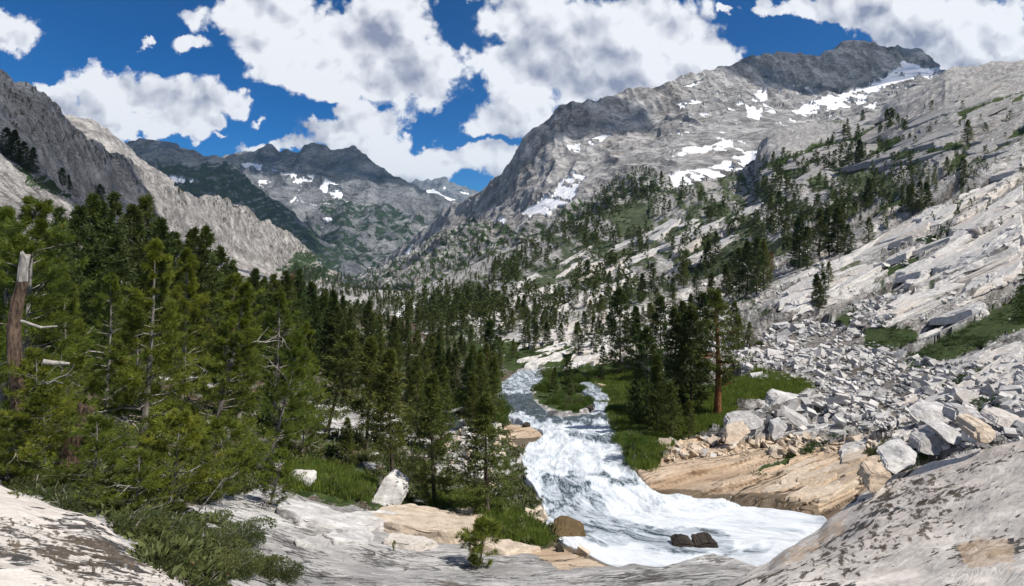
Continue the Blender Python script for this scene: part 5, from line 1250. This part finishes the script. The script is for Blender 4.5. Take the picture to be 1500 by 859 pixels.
plates([(1380,545),(1500,490),(1500,560),(1400,590),(1330,590)], 16, (40, 110), (7, 16), (2, 5), M_WHITER, 'pale slab between the right hand talus and the green strip', 'slabs beside the green strip', 5)
plates([(760,505),(900,450),(1040,450),(1020,500),(900,530),(790,525)], 26, (35, 110), (6, 15), (2, 5), M_WHITER, 'pale rounded slab behind the right bank clump', 'slabs behind the right bank clump', 6, (-26, -8))
plates([(1150,235),(1300,165),(1480,105),(1500,220),(1330,245),(1180,265)], 60, (30, 100), (4, 11), (1.2, 3.5), M_GREYR, 'narrow grey ledge plate on the upper right slope under the skyline', 'ledges of the upper right slope', 7, (-34, -14))
plates([(640,470),(760,410),(980,320),(1130,290),(1150,340),(950,420),(800,460),(680,490)], 50, (25, 80), (4, 10), (1.2, 3.5), M_WHITER, 'pale ledge plate showing between the trees of the middle slope', 'ledges of the middle slope', 8, (-36, -20))
# ================================================================ SKY, SUN, CAMERA
sc = bpy.context.scene
SUN_EL, SUN_AZ = math.radians(54), math.radians(113)        # azimuth clockwise from +Y
sdir = Vector((math.cos(SUN_EL) * math.sin(SUN_AZ), math.cos(SUN_EL) * math.cos(SUN_AZ), math.sin(SUN_EL)))
sun = bpy.data.lights.new('sun', 'SUN'); sun.energy = 5.0; sun.angle = math.radians(0.5); sun.color = (1.0, 0.945, 0.86)
so = bpy.data.objects.new('sun', sun); COL.objects.link(so)
so.rotation_euler = sdir.to_track_quat('Z', 'Y').to_euler()
w = bpy.data.worlds.new('World'); sc.world = w; w.use_nodes = True
wt = w.node_tree; wt.nodes.clear(); nt = NT(wt)
wo = nt.new('ShaderNodeOutputWorld'); bg = nt.new('ShaderNodeBackground')
sky = nt.new('ShaderNodeTexSky', sky_type='NISHITA'); sky.sun_disc = False
sky.sun_elevation = SUN_EL; sky.sun_rotation = SUN_AZ; sky.altitude = 3200; sky.air_density = 1.0; sky.dust_density = 0.15; sky.ozone_density = 3.0
Dv = nt.vmath('NORMALIZE', nt.new('ShaderNodeTexCoord').outputs['Generated'])
sx = nt.new('ShaderNodeSeparateXYZ'); nt.l.new(Dv, sx.inputs[0])
yy = nt.math('MAXIMUM', sx.outputs[1], 0.05)
U = nt.math('DIVIDE', sx.outputs[0], yy); V = nt.math('DIVIDE', sx.outputs[2], yy)
cv = nt.new('ShaderNodeCombineXYZ'); nt.l.new(U, cv.inputs[0]); nt.l.new(V, cv.inputs[1])
UV = cv.outputs[0]
wn = nt.noise(UV, 7.0, 6, 0.62, out='Color')
UVw = nt.vmath('ADD', UV, nt.vmath('SCALE', nt.vmath('SUBTRACT', wn, (0.5, 0.5, 0.5))))
UVw.node.inputs[1].links[0].from_node.inputs['Scale'].default_value = 0.16
CLOUDS = [(5,45,52,36,1),(150,128,75,42,1),(215,135,85,42,1),(275,150,62,32,1),(90,150,60,28,1),(200,183,120,22,1),(300,178,36,14,.8),(345,150,46,26,.72),(275,65,38,20,.72),(392,165,34,16,.62),(318,195,26,8,.6),(210,58,30,16,.58),
 (385,18,95,30,1.1),(455,50,105,55,1.1),(560,40,90,60,1.1),(595,105,82,58,1.1),(520,118,90,36,1.05),(630,125,48,36,1),(430,85,50,32,1),
 (765,25,85,60,1.1),(830,70,105,75,1.15),(920,60,110,65,1.15),(1015,92,68,45,1.1),(770,105,70,38,1.1),(900,115,100,42,1.1),(755,168,72,34,1.0),(735,185,62,20,.95),(545,192,46,40,1),(500,213,75,28,1),(400,212,60,18,.9),(575,222,30,16,.8),
 (640,245,100,24,.95),(715,232,60,20,.95),(740,250,60,24,.9),(560,240,90,16,.9),(1120,8,44,20,.9),(1225,12,70,24,1.0),(1300,18,75,32,1.05),(1395,35,100,50,1.15),(1480,60,70,60,1.15),(1350,60,60,32,1.05),(1440,88,66,28,1.05),(1390,92,40,24,1),
 (1057,18,20,12,.8),(1600,40,120,70,1),(-120,60,80,40,1),(680,100,36,60,.6)]
rmin = None
for (cx, cy, rx, ry, wgt) in CLOUDS:
    rx *= 1.04; ry *= 1.04
    ux, uy = (cx - CX) / FOC, (HY - cy) / FOC
    q = nt.vmath('MULTIPLY_ADD', UVw, (FOC / rx, FOC / ry, 0), (-ux * FOC / rx, -uy * FOC / ry, 0))
    ln = nt.math('MULTIPLY_ADD', nt.vmath('LENGTH', q), 1.0, (1 - wgt))
    if rmin is None: rmin = ln
    else:
        n = nt.new('ShaderNodeMath', operation='SMOOTH_MIN'); nt.l.new(rmin, n.inputs[0]); nt.l.new(ln, n.inputs[1]); n.inputs[2].default_value = 0.25; rmin = n.outputs[0]
Fd = nt.math('SUBTRACT', 1.0, rmin)
n_a = nt.noise(UV, 5.5, 7, 0.60)
n_fine = nt.noise(UVw, 17.0, 5, 0.6)
m_a = nt.noise(UV, 6.5, 2, 0.5)
m_b = nt.noise(nt.vmath('ADD', UV, (0.02, 0.034, 0)), 6.5, 2, 0.5)
dens = nt.math('ADD', Fd, nt.math('MULTIPLY', nt.math('SUBTRACT', n_a, 0.5), 1.5))
dens = nt.math('ADD', dens, nt.math('MULTIPLY', nt.math('SUBTRACT', n_fine, 0.5), 0.30))
def vor(vec, sc_):
    n = nt.new('ShaderNodeTexVoronoi', voronoi_dimensions='2D', feature='SMOOTH_F1', normalize=False); nt.put(n.inputs['Vector'], vec)
    n.inputs['Scale'].default_value = sc_; n.inputs['Detail'].default_value = 2.0; n.inputs['Roughness'].default_value = 0.55; n.inputs['Lacunarity'].default_value = 2.3; n.inputs['Smoothness'].default_value = 0.35
    return n.outputs['Distance']
UVv = nt.vmath('ADD', UV, nt.vmath('SCALE', nt.vmath('SUBTRACT', nt.noise(UV, 16.0, 4, 0.6, out='Color'), (0.5, 0.5, 0.5))))
UVv.node.inputs[1].links[0].from_node.inputs['Scale'].default_value = 0.05
v_a = vor(UVv, 11.0); v_b = vor(nt.vmath('ADD', UVv, (0.012, 0.022, 0)), 11.0)
dens = nt.math('ADD', dens, nt.math('MULTIPLY', nt.math('SUBTRACT', 0.83, v_a), 0.50))
# beyond the photograph: loose clouds of the same kind all round
outm = nt.step(nt.math('ABSOLUTE', U), 1.0, 1.6); outm = nt.math('MAXIMUM', outm, nt.step(V, 0.45, 0.7)); outm = nt.math('MAXIMUM', outm, nt.step(sx.outputs[1], 0.3, 0.05))
gen = nt.math('MULTIPLY', nt.math('SUBTRACT', nt.noise(nt.mapping(Dv, scale=(1, 1, 1.6)), 2.6, 8, 0.6), 0.53), 5.0)
dens = nt.mix(outm, dens, gen, kind='FLOAT')
alpha = nt.step(dens, 0.0, 0.28)
# thick parts are grey beneath, edges and tops bright
DARKS = [(560,85,95,45),(820,85,120,60),(765,110,60,30),(300,160,90,20),(170,160,110,25),(1400,45,110,38),(1000,115,70,25),(600,20,80,30),(760,160,60,14),(905,120,110,30),(1320,20,60,20),(20,60,40,18),(500,225,70,12),(1480,90,60,20),(640,255,90,10)]
dmin = None
for (cx, cy, rx, ry) in DARKS:
    rx *= 1.3; ry *= 1.3
    q = nt.vmath('MULTIPLY_ADD', UVw, (FOC / rx, FOC / ry, 0), (-(cx - CX) / rx, -(HY - cy) / ry, 0))
    ln = nt.vmath('LENGTH', q)
    dmin = ln if dmin is None else nt.math('MINIMUM', dmin, ln)
dk = nt.step(dmin, 0.35, 1.15, 1.0, 0.0)
dk = nt.math('MULTIPLY', dk, nt.step(dens, 0.2, 0.9))
rel = nt.math('MULTIPLY', nt.math('SUBTRACT', m_a, m_b), 3.2)
shade = nt.math('ADD', nt.math('MULTIPLY_ADD', dk, -0.38, 0.97), nt.math('MULTIPLY', nt.math('MAXIMUM', nt.math('MINIMUM', rel, 0.35), -0.35), 0.9))
shade = nt.math('ADD', shade, nt.math('MULTIPLY', nt.math('SUBTRACT', v_b, v_a), 0.6))
shade = nt.math('MAXIMUM', nt.math('MINIMUM', shade, 1.05), 0.22)
ccol = nt.mix(nt.lin(shade, 0.3, 0.95), (0.30, 0.33, 0.44), (0.86, 0.89, 0.95))
SKYK = 0.10
CLOUDK = 0.78
ccol = nt.vmath('SCALE', ccol); ccol.node.inputs['Scale'].default_value = CLOUDK / SKYK
nt.put(ccol.node.inputs[0], nt.mix(nt.lin(shade, 0.25, 1.0), (0.27, 0.30, 0.42), (0.90, 0.92, 0.97)))
skc = nt.vmath('MULTIPLY', sky.outputs[0], (0.02, 0.37, 0.70))
fin = nt.mix(alpha, skc, ccol)
nt.l.new(fin, bg.inputs[0]); bg.inputs[1].default_value = SKYK
nt.l.new(bg.outputs[0], wo.inputs[0])
w.cycles.sampling_method = 'MANUAL'; w.cycles.sample_map_resolution = 512

# clouds standing overhead and to the right, out of the picture: their shadows lie on the cliff and the far mountains
m, nt, out = new_mat('cloud')
df = nt.new('ShaderNodeBsdfDiffuse'); nt.put(df.inputs[0], (0.9, 0.9, 0.9)); tr = nt.new('ShaderNodeBsdfTransparent'); mx = nt.new('ShaderNodeMixShader')
mx.inputs[0].default_value = 0.5; nt.l.new(tr.outputs[0], mx.inputs[1]); nt.l.new(df.outputs[0], mx.inputs[2]); nt.l.new(mx.outputs[0], out.inputs[0])
def cloud_over(P, alt, rx, ry, seed, rot=0.0):
    P = np.array(P, float); k = (alt - P[2]) / math.sin(SUN_EL); c = P + k * np.array(sdir)
    bm = bmesh.new(); bmesh.ops.create_icosphere(bm, subdivisions=5, radius=1.0)
    V = np.array([v.co for v in bm.verts]); F = np.array([[v.index for v in f.verts] for f in bm.faces]); bm.free()
    n = fbm(V * 1.6, 5, seed, 0.6); V = V * (1 + 0.75 * n[:, None])
    V = V * np.array([rx, ry, min(rx, ry) * 0.22])
    cr, sr = math.cos(rot), math.sin(rot); V = np.stack([V[:, 0] * cr - V[:, 1] * sr, V[:, 0] * sr + V[:, 1] * cr, V[:, 2]], -1)
    o = link('cloud', mk_mesh('cloud', V, [F], None, True, m), kind='structure'); o.location = c
cloud_over((-2500, 4350, 450), 3400, 1150, 560, 3)
cloud_over((-1700, 6000, 700), 3900, 1300, 420, 8)
cloud_over((-420, 560, 80), 1900, 190, 330, 5)
cloud_over((1250, 2250, 700), 3000, 650, 260, 6)
cloud_over((200, 1720, 380), 2600, 250, 80, 12)
cam = bpy.data.cameras.new('camera'); co = bpy.data.objects.new('camera', cam); COL.objects.link(co)
co.rotation_euler = (math.radians(90), 0, 0); co.location = (0, 0, 0)
cam.sensor_width = 36; cam.lens = 36 * FOC / 1500; cam.shift_y = -(429.5 - HY) / 1500; cam.clip_start = 0.1; cam.clip_end = 100000
sc.camera = co
sc.view_settings.view_transform = 'Standard'; sc.view_settings.look = 'None'; sc.view_settings.exposure = 0.4; sc.view_settings.gamma = 1
sc.view_settings.use_curve_mapping = False
sc.render.engine = 'CYCLES'
cy = sc.cycles
cy.max_bounces = 5; cy.diffuse_bounces = 2; cy.glossy_bounces = 2; cy.transmission_bounces = 3; cy.transparent_max_bounces = 6; cy.volume_bounces = 0
cy.use_denoising = True
try: cy.denoiser = 'OPENIMAGEDENOISE'; cy.denoising_input_passes = 'RGB_ALBEDO_NORMAL'; cy.denoising_prefilter = 'ACCURATE'
except Exception as e: print(e)
cy.use_adaptive_sampling = True; cy.adaptive_threshold = 0.01
cy.caustics_reflective = False; cy.caustics_refractive = False
sc.render.use_persistent_data = False

# the air: far mountains fade slightly to blue
m, nt, out = new_mat('haze_air')
pv = nt.new('ShaderNodeVolumePrincipled'); nt.put(pv.inputs['Color'], (0.42, 0.74, 1.0)); pv.inputs['Density'].default_value = 2.4e-5; pv.inputs['Anisotropy'].default_value = 0.2
nt.l.new(pv.outputs[0], out.inputs['Volume'])
x0, x1, y0, y1, z0, z1 = -15500, 15500, -15500, 15500, -421, 1500
hv = np.array([[x0,y0,z0],[x1,y0,z0],[x1,y1,z0],[x0,y1,z0],[x0,y0,z1],[x1,y0,z1],[x1,y1,z1],[x0,y1,z1]])
ho = link('haze', mk_mesh('haze', hv, [np.array([[0,3,2,1],[4,5,6,7],[0,1,5,4],[1,2,6,5],[2,3,7,6],[3,0,4,7]])], None, False, m), kind='stuff', label='thin blue mountain air')
